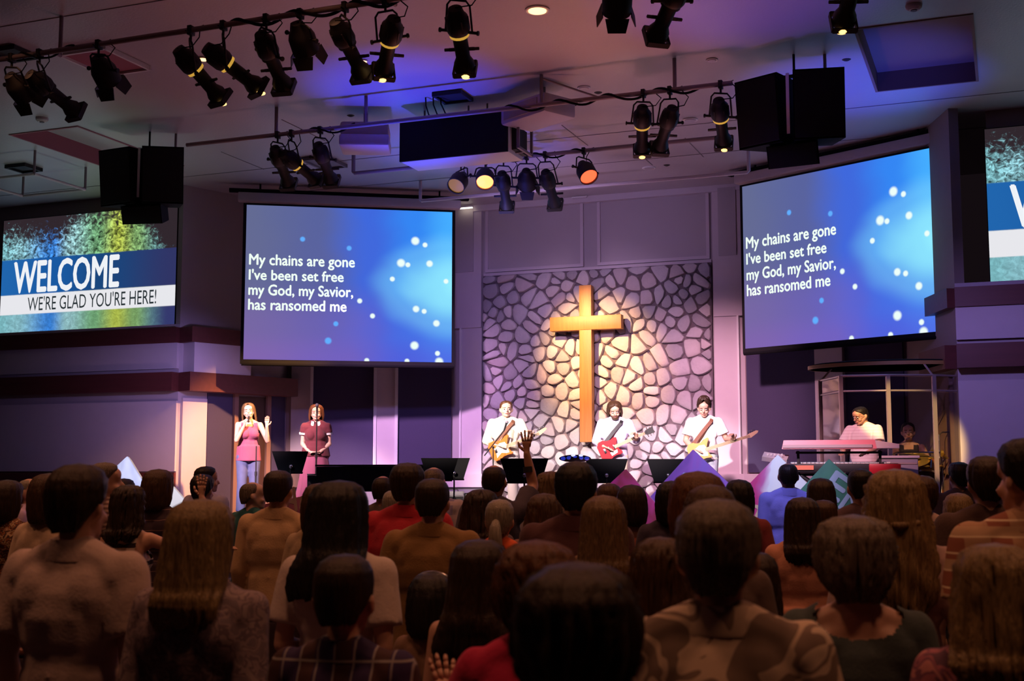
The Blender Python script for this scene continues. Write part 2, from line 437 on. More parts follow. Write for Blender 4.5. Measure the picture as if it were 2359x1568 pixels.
for (x0, x1, y0, y1), cm_, sm_ in ((holes[0], M['coffer'], M['coffer']), (holes[1], M['ceil'], M['hatch'])):
    g = MB(); t = .03; H = .24
    g.box(((x0 + x1) / 2, (y0 + y1) / 2, CEIL + H), (x1 - x0 + .1, y1 - y0 + .1, .04))
    g.build('coffer_top', cm_, ceiling, 0); g = MB()
    for xx in (x0 - t / 2 + .002, x1 + t / 2 - .002): g.box((xx, (y0 + y1) / 2, CEIL + H / 2 - .01), (t, y1 - y0 + .06, H))
    for yy in (y0 - t / 2 + .002, y1 + t / 2 - .002): g.box(((x0 + x1) / 2, yy, CEIL + H / 2 - .01), (x1 - x0, t, H))
    g.build('coffer_sides', sm_, ceiling, 0)  # left coffer: pink light is put into the colour of its sides
for k in (-1, 0, 4, 5):                                        # board joints across the ceiling
    y = 15.75 - 1.53 * k
    if y > 19 or y < 5: continue
    MB().box(((XL + XR) / 2, y, CEIL - .002), (XR - XL, .010, .006)).build('ceiling_joint', M['joint'], ceiling, 0)
for i, (px, py) in enumerate([(1325, 312), (1600, 340), (1480, 360), (560, 370), (700, 300)]):
    p = onZ(px, py, CEIL)
    MB().box((p.x, p.y, CEIL - .002), (.012, 1.1, .006)).build('ceiling_joint', M['joint'], ceiling, 0)

struct(slab('wall_left_side', (XL, YN), (XL, YB), 0, CEIL, .1, M['walld'], (-1, 0)))
struct(slab('wall_right_side', (XR, YN), (XR, YB), 0, CEIL, .1, M['walld'], (1, 0)))
struct(slab('wall_rear', (XL, YN), (XR, YN), 0, CEIL, .1, M['walld'], (0, -1)))
# centre back wall
wb = struct(slab('wall_back', LI, RI, 0, CEIL, .15, M['wall'], (0, 1)))
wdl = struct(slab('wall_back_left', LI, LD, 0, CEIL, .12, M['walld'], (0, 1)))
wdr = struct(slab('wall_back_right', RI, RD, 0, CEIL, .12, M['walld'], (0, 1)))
wsl = struct(slab('wall_left_return', LD, LC, 0, CEIL, .12, M['wall'], (-1, 0)))
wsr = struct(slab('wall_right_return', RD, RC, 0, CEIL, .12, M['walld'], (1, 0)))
wl = struct(slab('wall_left', (XL, 16.2), LC, 0, 4.0, .15, M['wall'], (0, 1)))
wr = struct(slab('wall_right', RC, (XR, 16.2), 0, 4.0, .15, M['wall'], (0, 1)))
UL, UR = Vector((LC.x - .12, 16.5)), Vector((RC.x + .43, 16.5))
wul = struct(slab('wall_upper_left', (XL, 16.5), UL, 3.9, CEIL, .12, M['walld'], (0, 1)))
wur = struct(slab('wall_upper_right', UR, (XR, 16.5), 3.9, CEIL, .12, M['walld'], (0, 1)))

def board(parent, a, b, z0, z1, off, th, m, name, inn):
    """a board fixed to a wall between plan points a,b; inn points into the room"""
    a, b = Vector(a), Vector(b); d = (b - a).normalized(); n = Vector((-d.y, d.x))
    if n.dot(Vector(inn)) < 0: n = -n
    a1, b1 = a + n * off, b + n * off; a2, b2 = a + n * (off + th), b + n * (off + th)
    P = [a1, b1, b2, a2]
    g = MB().hull8([(p.x, p.y, z0) for p in P] + [(p.x, p.y, z1) for p in P])
    return g.build(name, m, parent, 0)
INN = (0, -1)
def pxY(x0, x1, y0, y1, Y):      # rectangle on a plane of constant Y from pixels -> X0,X1,Z0,Z1
    a = onY(x0, y1, Y); b = onY(x1, y0, Y); return a.x, b.x, a.z, b.z
# upper frame of the back wall: rails and stiles around two big recessed panels
zt = CEIL; zb = 5.0
def bw(x0, x1, z0, z1, th, m, name, off=0): return board(wb, (x0, YB), (x1, YB), z0, z1, off, th, m, name, INN)
XS0, XS1 = -8.13, -4.25                                       # stone panel
bw(-8.72, -8.16, 4.12, CEIL, .10, M['wallw'], 'wide_pilaster')
bw(-8.66, -8.30, 5.07, CEIL - .05, .025, M['wall'], 'inset_panel', .10)
bw(-4.22, -3.76, 4.12, CEIL, .10, M['wallw'], 'wide_pilaster')
bw(-4.12, -3.84, 5.07, CEIL - .05, .025, M['wall'], 'inset_panel', .10)
bw(-8.53, -8.16, 1.68, 4.12, .07, M['wallw'], 'pilaster'); bw(-4.22, -3.84, 1.68, 4.12, .07, M['wallw'], 'pilaster')
bw(-8.55, -8.52, 1.68, 4.12, .11, M['white'], 'pilaster_edge'); bw(-3.86, -3.83, 1.68, 4.12, .11, M['white'], 'pilaster_edge')
for x0, x1 in ((-8.06, -6.42), (-6.08, -4.33)):
    bw(x0, x1, 5.10, 6.12, .012, M['wall'], 'recessed_panel')
    for a in (x0 - .05, x1): bw(a, a + .05, 5.05, 6.17, .05, M['wallw'], 'panel_stile')
    bw(x0, x1, 5.05, 5.10, .05, M['wallw'], 'panel_rail'); bw(x0, x1, 6.12, 6.17, .05, M['wallw'], 'panel_rail')
bw(-8.72, -3.76, 6.10, 6.20, .12, M['wallw'], 'top_rail')
bw(-8.13, -4.25, 4.985, 5.03, .07, M['wallw'], 'stone_cap')
# white ledge with grey wainscot under it
LED = [(wb, (-8.72, YB), (-8.13, YB)), (wb, (-4.25, YB), (-3.76, YB)), (wdl, LI, LD), (wdr, RI, RD)]
for p, a, b in LED:
    board(p, a, b, 1.46, 1.68, 0, .12, M['wallw'], 'white_ledge', INN)
    board(p, a, b, STAGE, 1.46, 0, .07, M['grey'], 'wainscot', INN)
# left diagonal: columns and navy panels (u along LI->LD)
def along(a, b, t): return a + (b - a) * t
def diag_t(px, a, b):
    n2 = Vector((-(b - a).y, (b - a).x, 0)).normalized(); p = onP(px, 900, (a.x, a.y, 0), n2)
    return (Vector((p.x, p.y)) - a).length / (b - a).length
def diag(parent, a, b, x0, x1, z0, z1, th, m, name, off=0, inn=INN):
    t0, t1 = diag_t(x0, a, b), diag_t(x1, a, b)
    return board(parent, along(a, b, t0), along(a, b, t1), z0, z1, off, th, m, name, inn)
for x0, x1 in ((1040, 917), (860, 721)):
    diag(wdl, LI, LD, x0, x1, 1.70, 4.12, .04, M['panel'], 'navy_acoustic_panel')
diag(wdl, LI, LD, 915, 863, 1.68, 4.5, .09, M['wallw'], 'pilaster')
for x0, x1 in ((917, 910), (868, 861), (722, 716)): diag(wdl, LI, LD, x0, x1, 1.68, 4.5, .13, M['white'], 'pilaster_edge')
diag(wdl, LI, LD, 718, 672, 1.68, 4.5, .09, M['wall'], 'pilaster')
for x0, x1 in ((1712, 1884), (1952, 2085)):
    diag(wdr, RI, RD, x0, x1, 1.70, 4.12, .04, M['panel'], 'navy_acoustic_panel')
diag(wdr, RI, RD, 1886, 1950, 1.68, 4.5, .09, M['wallw'], 'pilaster')
# left return wall (seen past the singers)
IR = (1, 0)
diag(wsl, LD, LC, 664, 622, STAGE, 2.95, .03, M['panel'], 'navy_acoustic_panel', 0, IR)
diag(wsl, LD, LC, 620, 611, STAGE, 2.95, .07, M['coffer'], 'door_jamb', 0, IR)
dr = diag(wsl, LD, LC, 609, 546, STAGE, 2.92, .03, M['door'], 'brown_door_leaf', 0, IR)
diag(wsl, LD, LC, 545, 536, STAGE, 2.95, .07, M['coffer'], 'door_jamb', 0, IR)
diag(wsl, LD, LC, 534, 477, STAGE, 2.95, .03, M['panel'], 'navy_acoustic_panel', 0, IR)
diag(wsl, LD, LC, 474, 418, STAGE - .3, 2.85, .05, M['wallw'], 'light_panel', 0, IR)
diag(wsl, LD, LC, 551, 420, 3.23, 3.70, .30, M['wallw'], 'fascia_panel', 0, IR)
# ledges along the side walls: fascia band with wood trims
for nm, wall, a, b in (('left', wl, (XL, 16.2), LC), ('right', wr, RC, (XR, 16.2))):
    board(wall, a, b, 3.30, 3.70, .0, .06, M['wallw'], 'fascia_panel', INN)
    board(wall, a, b, 3.70, 3.94, -.3, .40, M['wood_trim'], 'wood_ledge', INN)
    board(wall, a, b, 2.95, 3.24, -.05, .22, M['wood_trim'], 'wood_ledge', INN)
    board(wall, a, b, 1.72, 2.80, 0, .04, M['wallw'], 'wall_panel', INN)
    board(wall, a, b, 0, 1.70, 0, .05, M['wood_trim'], 'wood_wainscot', INN)
board(wsl, LC, along(LC, LD, .6), 3.70, 3.94, -.1, .44, M['wood_trim'], 'wood_ledge', IR)
board(wsl, LC, along(LC, LD, 1.0), 2.95, 3.24, -.05, .36, M['wood_trim'], 'wood_ledge', IR)
board(wsr, RC, along(RC, RD, .5), 3.70, 3.94, -.1, .2, M['wood_trim'], 'wood_ledge', (-1, 0))
board(wsr, RC, along(RC, RD, .5), 2.95, 3.24, -.05, .2, M['wood_trim'], 'wood_ledge', (-1, 0))
board(wsr, along(RC, RD, .1), along(RC, RD, .35), STAGE, 2.9, .0, .05, M['coffer'], 'door_jamb', (-1, 0))

# ---- stone panel: every stone a piece
def clip(poly, a, b, c):          # keep a*x+b*y<=c
    out = []
    for i in range(len(poly)):
        p, q = poly[i], poly[(i + 1) % len(poly)]
        dp, dq = a * p[0] + b * p[1] - c, a * q[0] + b * q[1] - c
        if dp <= 0: out.append(p)
        if (dp < 0 < dq) or (dq < 0 < dp):
            t = dp / (dp - dq); out.append((p[0] + (q[0] - p[0]) * t, p[1] + (q[1] - p[1]) * t))
    return out
stone_wall = struct(MB().box(((XS0 + XS1) / 2, YB - .04, (STAGE + 4.985) / 2), (XS1 - XS0, .08, 4.985 - STAGE)).build('wall_stone_panel', M['mortar'], None, 0))
W_, H_ = XS1 - XS0, 4.985 - STAGE
rs = random.Random(11); pts = []
while len(pts) < 300:
    best = None
    for _ in range(5):
        p = (rs.uniform(0, W_), rs.uniform(0, H_))
        d = min([(p[0] - q[0]) ** 2 + ((p[1] - q[1]) * 1.05) ** 2 for q in pts] or [9])
        if best is None or d > best[0]: best = (d, p)
    pts.append(best[1])
for i, p in enumerate(pts):
    poly = [(0, 0), (W_, 0), (W_, H_), (0, H_)]
    for q in pts:
        if q is p or abs(q[0] - p[0]) + abs(q[1] - p[1]) > 1.3: continue
        a, b = q[0] - p[0], q[1] - p[1]
        poly = clip(poly, a, b, (q[0] ** 2 + q[1] ** 2 - p[0] ** 2 - p[1] ** 2) / 2)
    if len(poly) < 3: continue
    c = (sum(v[0] for v in poly) / len(poly), sum(v[1] for v in poly) / len(poly))
    # inset edges for the joint
    n = len(poly); area = sum(poly[j][0] * poly[(j + 1) % n][1] - poly[(j + 1) % n][0] * poly[j][1] for j in range(n)) / 2
    ins = poly; g0 = rs.uniform(.006, .012)
    for j in range(n):
        p0, p1 = poly[j], poly[(j + 1) % n]; ex, ey = p1[0] - p0[0], p1[1] - p0[1]; L = math.hypot(ex, ey)
        if L < 1e-6: continue
        nx, ny = (ey / L, -ex / L) if area > 0 else (-ey / L, ex / L)
        ins = clip(ins, nx, ny, nx * p0[0] + ny * p0[1] - g0)
        if len(ins) < 3: break
    if len(ins) < 3: continue
    # round the corners
    r2 = []
    m_ = len(ins)
    for j in range(m_):
        a, b, d = ins[j - 1], ins[j], ins[(j + 1) % m_]
        r2.append((b[0] * .74 + a[0] * .26, b[1] * .74 + a[1] * .26)); r2.append((b[0] * .74 + d[0] * .26, b[1] * .74 + d[1] * .26))
    c = (sum(v[0] for v in r2) / len(r2), sum(v[1] for v in r2) / len(r2))
    g = MB(); bm = g.b; dpt = rs.uniform(.045, .085); rings = []
    tx, tz = rs.uniform(-.08, .08), rs.uniform(-.08, .08)
    for s_, y_ in ((1, 0), (.985, .5), (.90, .86), (.55, 1.0)):
        rings.append([bm.verts.new(((v[0] - c[0]) * s_, -dpt * y_ + ((v[0] - c[0]) * tx + (v[1] - c[1]) * tz if y_ > .4 else 0), (v[1] - c[1]) * s_)) for v in r2])
    g.loft(rings, True)
    o = g.build('stone', rs.choice(M['stones']), stone_wall, 50)
    o.location = (XS0 + c[0], YB - .078, STAGE + c[1])

# ---- cross
cr = thing('wooden_cross', 'large oak cross mounted on the round-stone panel, lit by a warm spotlight', 'cross', (XC, YB - .30, 2.2))
MB().box((0, 0, 1.235), (.205, .13, 2.51), bev=.006).build('upright', M['cross'], cr)
o = MB().box((0, 0, 0), (1.20, .14, .225), bev=.006).build('crossbeam', M['cross'], cr); o.location = (0, -.004, 1.88); 
for z in (.4, 1.7): MB().cyl((0, .06, z), (0, .2, z), .03).build('wall_bracket', M['black'], cr)

# ---- stage platform
st = struct(MB().prism([(XL, 0), (XR, 0), (XR, STAGE), (XL, STAGE)], 0, 0.001).build('stage_tmp', M['stagefloor'], None, 0)) if False else None
YS = 13.95
g = MB()
P = [(-14.5, 16.14), (-14.5, YS + .2), (-12.5, YS), (.8, YS), (1.6, YS + .2), (1.6, 16.14), (RC.x - .02, 16.14), (RD.x - .03, 18.1), (RI.x, YB - .02), (LI.x, YB - .02), (LD.x + .03, 18.1), (LC.x + .02, 16.14)]
va = [g.b.verts.new((x, y, .0)) for x, y in P]; vb = [g.b.verts.new((x, y, STAGE)) for x, y in P]
g.b.faces.new(va[::-1]); f = g.b.faces.new(vb)
for i in range(len(P)): q = g.b.faces.new((va[i], va[(i + 1) % len(P)], vb[(i + 1) % len(P)], vb[i])); q.material_index = 1
struct(g.build('floor_stage', [M['stagefloor'], M['stageface']], None, 0))
# steps up to the stage
sp = onY(566, 1196, YS)
for k in range(4):
    z = STAGE * (4 - k) / 5
    struct(MB().box((sp.x, YS - .15 - .3 * k, z / 2), (.8, .30, z), bev=.01).box((sp.x, YS - .29 - .3 * k, z - .01), (.8, .03, .025), k=1).build('step', [M['stagefloor'], M['wallw']], None, 0))

# ================================================================ SCREENS
def nodes_screen(name, dots, kind):
    m, n, b = nt(name); L = n.links.new
    n.nodes.remove(b); out = n.nodes['Material Output']
    uv = N(n, 'ShaderNodeUVMap'); sp = N(n, 'ShaderNodeSeparateXYZ'); L(uv.outputs[0], sp.inputs[0])
    def math_(op, a, bb=None, c=None):
        x = N(n, 'ShaderNodeMath', operation=op)
        for i, v in enumerate((a, bb, c)):
            if v is None: continue
            if hasattr(v, 'links') or hasattr(v, 'is_linked'): L(v, x.inputs[i])
            else: x.inputs[i].default_value = v
        return x.outputs[0]
    def ramp(fac, stops, interp='EASE'):
        r = N(n, 'ShaderNodeValToRGB'); r.color_ramp.interpolation = interp
        e = r.color_ramp.elements
        e[0].position, e[0].color = stops[0][0], (*stops[0][1], 1); e[1].position, e[1].color = stops[-1][0], (*stops[-1][1], 1)
        for p, c in stops[1:-1]: x = e.new(p); x.color = (*c, 1)
        L(fac, r.inputs[0]); return r.outputs[0]
    def mixc(f, a, c, t='MIX'):
        x = N(n, 'ShaderNodeMix', data_type='RGBA'); x.blend_type = t
        for i, v in ((0, f), (6, a), (7, c)):
            if hasattr(v, 'is_linked'): L(v, x.inputs[i])
            elif i == 0: x.inputs[0].default_value = v
            else: x.inputs[i].default_value = (*v, 1)
        return x.outputs[2]
    U_, V_ = sp.outputs[0], sp.outputs[1]
    if kind == 'song':
        no = N(n, 'ShaderNodeTexNoise'); no.inputs['Scale'].default_value = 3; L(uv.outputs[0], no.inputs['Vector'])
        uu = math_('ADD', U_, math_('MULTIPLY', math_('SUBTRACT', no.outputs[0], .5), .16))
        base = ramp(uu, [(0, (.125, .145, .29)), (.35, (.100, .125, .34)), (.60, (.050, .14, .72)), (.80, (.035, .24, .90)), (1, (.06, .42, 1))])
        low = ramp(uu, [(0, (.22, .13, .42)), (.5, (.17, .12, .52)), (.75, (.08, .12, .72)), (1, (.08, .16, .80))])
        fac = ramp(V_, [(0, (1, 1, 1)), (.22, (.62, .62, .62)), (.55, (.05, .05, .05)), (1, (0, 0, 0))])
        col = mixc(fac, base, low)
        # glow from the right
        dx = math_('MULTIPLY', math_('SUBTRACT', uu, 1.02), 1.0); dy = math_('MULTIPLY', math_('SUBTRACT', V_, .50), 1.15)
        dd = math_('SQRT', math_('ADD', math_('MULTIPLY', dx, dx), math_('MULTIPLY', dy, dy)))
        gl = ramp(dd, [(0, (1, 1, 1)), (.12, (.80, .80, .80)), (.30, (.28, .28, .28)), (.45, (0, 0, 0))])
        col = mixc(gl, col, (.30, .86, 1.0))
        for (u, v, r, s) in dots:
            a = math_('SUBTRACT', U_, u); bb = math_('MULTIPLY', math_('SUBTRACT', V_, v), .75)
            q = math_('SQRT', math_('ADD', math_('MULTIPLY', a, a), math_('MULTIPLY', bb, bb)))
            mr = N(n, 'ShaderNodeMapRange', interpolation_type='SMOOTHSTEP'); L(q, mr.inputs[0])
            mr.inputs[1].default_value = r; mr.inputs[2].default_value = r * .45; mr.inputs[3].default_value = 0; mr.inputs[4].default_value = 1
            col = mixc(mr.outputs[0], col, (.85, 1, .95) if s else (.12, .42, 1.0))
    else:
        mp = N(n, 'ShaderNodeMapping'); mp.inputs['Scale'].default_value = (20, 13, 1); L(uv.outputs[0], mp.inputs[0])
        no = N(n, 'ShaderNodeTexNoise'); no.inputs['Scale'].default_value = 2.2; no.inputs['Detail'].default_value = 7; no.inputs['Roughness'].default_value = .65; no.inputs['Distortion'].default_value = .8; L(mp.outputs[0], no.inputs['Vector'])
        tex = ramp(no.outputs[0], [(.36, (.03, .03, .03)), (.52, (.45, .45, .45)), (.66, (1, 1, 1))], 'LINEAR')
        hue = ramp(U_, [(0, (.25, .60, .66)), (.10, (.30, .62, .70)), (.30, (.05, .26, .80)), (.40, (.34, .62, .66)), (.56, (.20, .46, .22)), (.68, (.50, .60, .09)), (.78, (.24, .44, .16)), (.90, (.16, .36, .36)), (1, (.05, .11, .20))])
        isl = ramp(V_, [(.22, (1, 1, 1)), (.24, (0, 0, 0))], 'LINEAR')
        img = mixc(1, hue, tex, 'MULTIPLY'); img = mixc(1, img, (1.7, 1.7, 1.7), 'MULTIPLY')
        thr = ramp(U_, [(0, (.86, .86, .86)), (.32, (.84, .84, .84)), (.48, (1, 1, 1)), (.78, (1, 1, 1)), (.87, (.80, .80, .80)), (.96, (.58, .58, .58))])
        msk = math_('ADD', math_('SUBTRACT', thr, V_), math_('MULTIPLY', math_('SUBTRACT', no.outputs[0], .5), .55))
        mr = N(n, 'ShaderNodeMapRange', interpolation_type='SMOOTHSTEP'); L(msk, mr.inputs[0]); mr.inputs[1].default_value = -.06; mr.inputs[2].default_value = .16
        img = mixc(mr.outputs[0], (.030, .020, .026), img)
        smooth = mixc(.42, hue, mixc(1, hue, tex, 'MULTIPLY'))
        rf = ramp(U_, [(.80, (1, 1, 1)), (.97, (0, 0, 0))]); smooth = mixc(rf, (.035, .040, .15), smooth)
        img = mixc(isl, img, smooth)
        bl = ramp(U_, [(0, (.015, .13, .42)), (.32, (.010, .10, .36)), (.6, (.010, .06, .20)), (1, (.030, .035, .13))])
        band = ramp(V_, [(.355, (0, 0, 0)), (.36, (1, 1, 1)), (.655, (1, 1, 1)), (.66, (0, 0, 0))], 'LINEAR')
        img = mixc(band, img, bl)
        wh = ramp(V_, [(.19, (0, 0, 0)), (.195, (1, 1, 1)), (.355, (1, 1, 1)), (.36, (0, 0, 0))], 'LINEAR')
        col = mixc(wh, img, (.80, .80, .84))
    em = N(n, 'ShaderNodeEmission'); L(col, em.inputs[0]); em.inputs[1].default_value = 1.0
    L(em.outputs[0], out.inputs[0])
    return m
def uvquad(P, m, name, parent):
    me = bpy.data.meshes.new(name); me.from_pydata([tuple(p) for p in P], [], [(0, 1, 2, 3)]); me.uv_layers.new()
    for i, q in enumerate(((0, 0), (1, 0), (1, 1), (0, 1))): me.uv_layers[0].data[i].uv = q
    me.materials.append(m); return put(name, me, parent)
dL = [(694, 552), (801, 572), (955, 554), (978, 563), (922, 605), (938, 609), (989, 606), (902, 642), (1028, 646), (827, 693), (857, 727), (773, 746), (756, 785), (958, 710), (977, 715), (1006, 742), (955, 793), (1009, 810), (845, 831), (938, 829), (1013, 832)]
big = {755, 756, 955, 922, 1013, 958}
dots = []
for (x, y) in dL:
    u = (x - 566) / (1042 - 566); t = 473 + 14 * u; v = 1 - (y - t) / (830 - t)
    dots.append((u, max(v, .004), .026 if x in (955, 922, 1013) else (.021 if x in (989, 958, 1006, 756) else .016), 0 if x in (694, 801, 773, 756) else 1))
m_song = nodes_screen('song_words_screen', dots, 'song')
m_txt = emit('screen_text', (.86, 1, .90), 1.0)
m_frame = mat('screen_border', (.004, .004, .005), .9)
def song_screen(P1, P2, corners, label):
    """plane through plan points P1,P2; corners are TL,TR,BR,BL pixels"""
    n3 = Vector((-(P2 - P1).y, (P2 - P1).x, 0)).normalized()
    Q = [onP(x, y, (P1.x, P1.y, 0), n3) for x, y in corners]
    zt_, zb_ = (Q[0].z + Q[1].z) / 2, (Q[2].z + Q[3].z) / 2
    a = (Q[0].xy + Q[3].xy) / 2; b = (Q[1].xy + Q[2].xy) / 2
    w_ = (b - a).length; h_ = zt_ - zb_; ang = math.atan2((b - a).y, (b - a).x)
    t = thing('projection_screen', label, 'screen', (a.x, a.y, zb_), ang)
    MB().box((w_ / 2, .012, h_ / 2 - .02), (w_ + .10, .012, h_ + .10)).build('black_border', m_frame, t, 0)
    uvquad([(0, 0, 0), (w_, 0, 0), (w_, 0, h_), (0, 0, h_)], m_song, 'picture', t)
    MB().box((w_ / 2, .06, h_ + .13), (w_ + .28, .16, .14), bev=.02).build('roller_housing', M['wallw'], t)
    MB().box((w_ / 2, .06, h_ + .235), (w_ + .55, .10, .05)).build('shadow_strip', M['blackm'], t, 0)  # dark strip put in for the black shadow line over the housing
    MB().cyl((0 - .03, .01, -.075), (w_ + .03, .01, -.075), .022).build('weight_bar', M['blackm'], t)
    for xx in (.2, w_ - .2): MB().cyl((xx, .06, h_ + .25), (xx, .06, CEIL - zb_ + .01), .015).build('hanger', M['blackm'], t)
    lines = [('My chains are gone', .503, .612, .090), ("I've been set free", .45, .514, .068), ('my God, my Savior,', .497, .416, .090), ('has ransomed me', .466, .320, .068)]
    for s, wd, v, lh in lines:
        text(s, w_ * wd, h_ * lh, m_txt, t, loc=(w_ * .018, -.004, h_ * v), rot=(math.pi / 2, 0, 0), bold=.022)
    return t
sL, sR = .975, .965
song_screen(Vector((-11.15, 16.9)) * sL, Vector((-8.38, 18.6)) * sL, [(566, 473), (1041, 487), (1041, 832), (563, 830)],
            'projection screen with song words hanging left of the stone panel')
song_screen(Vector((-3.73, 18.95)) * sR, Vector((-.92, 17.58)) * sR, [(1709, 433), (2142, 338), (2159, 762), (1718, 804)],
            'projection screen with song words hanging right of the stone panel')
m_wel = nodes_screen('welcome_screen', [], 'wel')
m_wt = emit('welcome_white', (.85, .88, .92), 1); m_wk = emit('welcome_dark', (.02, .03, .035), 1)
YW_ = 16.47
for side in (0, 1):
    if side == 0: x1 = onY(403, 700, YW_).x; x0 = x1 - 3.55
    else: x0 = onY(2276, 500, YW_).x; x1 = x0 + 3.55
    z0 = 3.95; z1 = 5.96; h_ = z1 - z0; w_ = 3.55
    t = thing('welcome_screen', ('picture with WELCOME lettering on the wall at the left of the hall', 'cut-off picture with the edge of a letter at the right border')[side], 'screen', (x0, YW_, z0))
    MB().box((w_ / 2, .008, h_ / 2), (w_ + .02, .012, h_ + .02)).build('screen_panel', m_frame, t, 0)
    uvquad([(0, 0, 0), (w_, 0, 0), (w_, 0, h_), (0, 0, h_)], m_wel, 'picture', t)
    xa, xb = (onY(33, 640, YW_).x - x0, onY(274, 620, YW_).x - x0) if side == 0 else (.40, .40 + 1.95)
    if side == 0: WA, WBB = xa, xb
    text('WELCOME', WBB - WA, h_ * .262, m_wt, t, loc=(WA, -.004, h_ * .376), rot=(math.pi / 2, 0, 0), bold=.018)
    xa, xb = onY(64, 700, YW_).x - onY(403, 700, YW_).x + 3.55, onY(360, 690, YW_).x - onY(403, 700, YW_).x + 3.55
    text("WE'RE GLAD YOU'RE HERE!", xb - xa, h_ * .118, m_wk, t, loc=(xa, -.004, h_ * .218), rot=(math.pi / 2, 0, 0), bold=-.006)
# ================================================================ CEILING RIGGING
def pole(parent, x, y, z0, r=.018):
    MB().cyl((x, y, z0), (x, y, CEIL), r, seg=8).cyl((x, y, CEIL - .012), (x, y, CEIL), .06, seg=12).build('hanger_pole', M['pipe'], parent)
B1, B2, B3, B4 = (9.5, 5.80), (13.1, 5.85), (15.3, 5.87), (17.3, 5.88)
def cable_wrap(parent, x0, x1, Y, Z, seed, r=.012):
    rr = random.Random(seed); p = []; n = int(abs(x1 - x0) / .035); ph = 0
    for i in range(n + 1):
        x = x0 + (x1 - x0) * i / n; ph += .38 + rr.uniform(-.1, .1)
        p.append((x, Y + .042 * math.cos(ph), Z + .042 * math.sin(ph) - .01))
    MB().tube(p, r, 5).build('power_cable', M['blackm'], parent)
b1 = thing('lighting_bar', 'nearest lighting pipe, running out of the top of the photo with wrapped cable', 'pipe', (0, B1[0], B1[1]))
MB().cyl((-14.5, 0, 0), (.6, 0, 0), .027).build('pipe', M['pipe'], b1)
for x in (-8.6, -12.2, -4.9, -1.4):
    MB().cyl((x, .12, 0), (x, .12, CEIL - B1[1]), .02, seg=8).cyl((x, .13, 0), (x, 0, 0), .02, seg=8).build('hanger_pole', M['pipe'], b1)
cable_wrap(b1, -6.6, -4.5, 0, 0, 1, .016); cable_wrap(b1, -9.1, -8.3, 0, 0, 2, .010); cable_wrap(b1, -3.9, -2.8, 0, 0, 4, .012)
b2 = thing('lighting_bar', 'middle lighting pipe carrying the projectors and three lamps at each end', 'pipe', (0, B2[0], B2[1]))
MB().cyl((-9.62, 0, 0), (-2.62, 0, 0), .027).build('pipe', M['pipe'], b2)
for x in (-7.05, -3.25, -4.8, -8.3):
    MB().cyl((x, 0, 0), (x, 0, CEIL - B2[1]), .022, seg=8).build('hanger_pole', M['pipe'], b2)
MB().cyl((-4.78, 0, .3), (-4.2, .3, .1), .012, seg=6).build('brace', M['pipe'], b2)
cable_wrap(b2, -7.9, -7.2, 0, 0, 3); cable_wrap(b2, -5.3, -2.9, 0, 0, 5, .014)
b3 = thing('lighting_bar', 'short bracketed pipe above the stage with the red lamps', 'pipe', (0, B3[0], B3[1]))
MB().tube([(-8.42, 0, CEIL - B3[1]), (-8.42, 0, .02), (-8.40, 0, 0), (-3.22, 0, 0), (-3.2, 0, .02), (-3.2, 0, CEIL - B3[1])], .028).build('pipe', M['pipe'], b3)
cable_wrap(b3, -6.4, -5.0, 0, 0, 6, .012)
b4 = thing('lighting_bar', 'empty pale pipe closest to the stone panel', 'pipe', (0, B4[0], B4[1]))
MB().tube([(-8.34, 0, CEIL - B4[1]), (-8.34, 0, .02), (-8.32, 0, 0), (-3.27, 0, 0), (-3.25, 0, .02), (-3.25, 0, CEIL - B4[1])], .026).build('pipe', M['wallw'], b4)
fr = thing('pipe_frame', 'rectangular pale pipe frame hung from the ceiling above the welcome picture', 'pipe', (-13.2, 14.2, 5.86))
g = MB(); Q = [(.62, -.55, 0), (.62, .50, 0), (-.55, .50, 0), (-.55, -.55, 0)]
for i in range(4): g.cyl(Q[i], Q[(i + 1) % 4], .02, seg=8)
g.build('pipe', M['wallw'], fr)
for q in Q: MB().cyl(q, (q[0], q[1], CEIL - 5.86), .018, seg=8).build('hanger_pole', M['pipe'], fr)

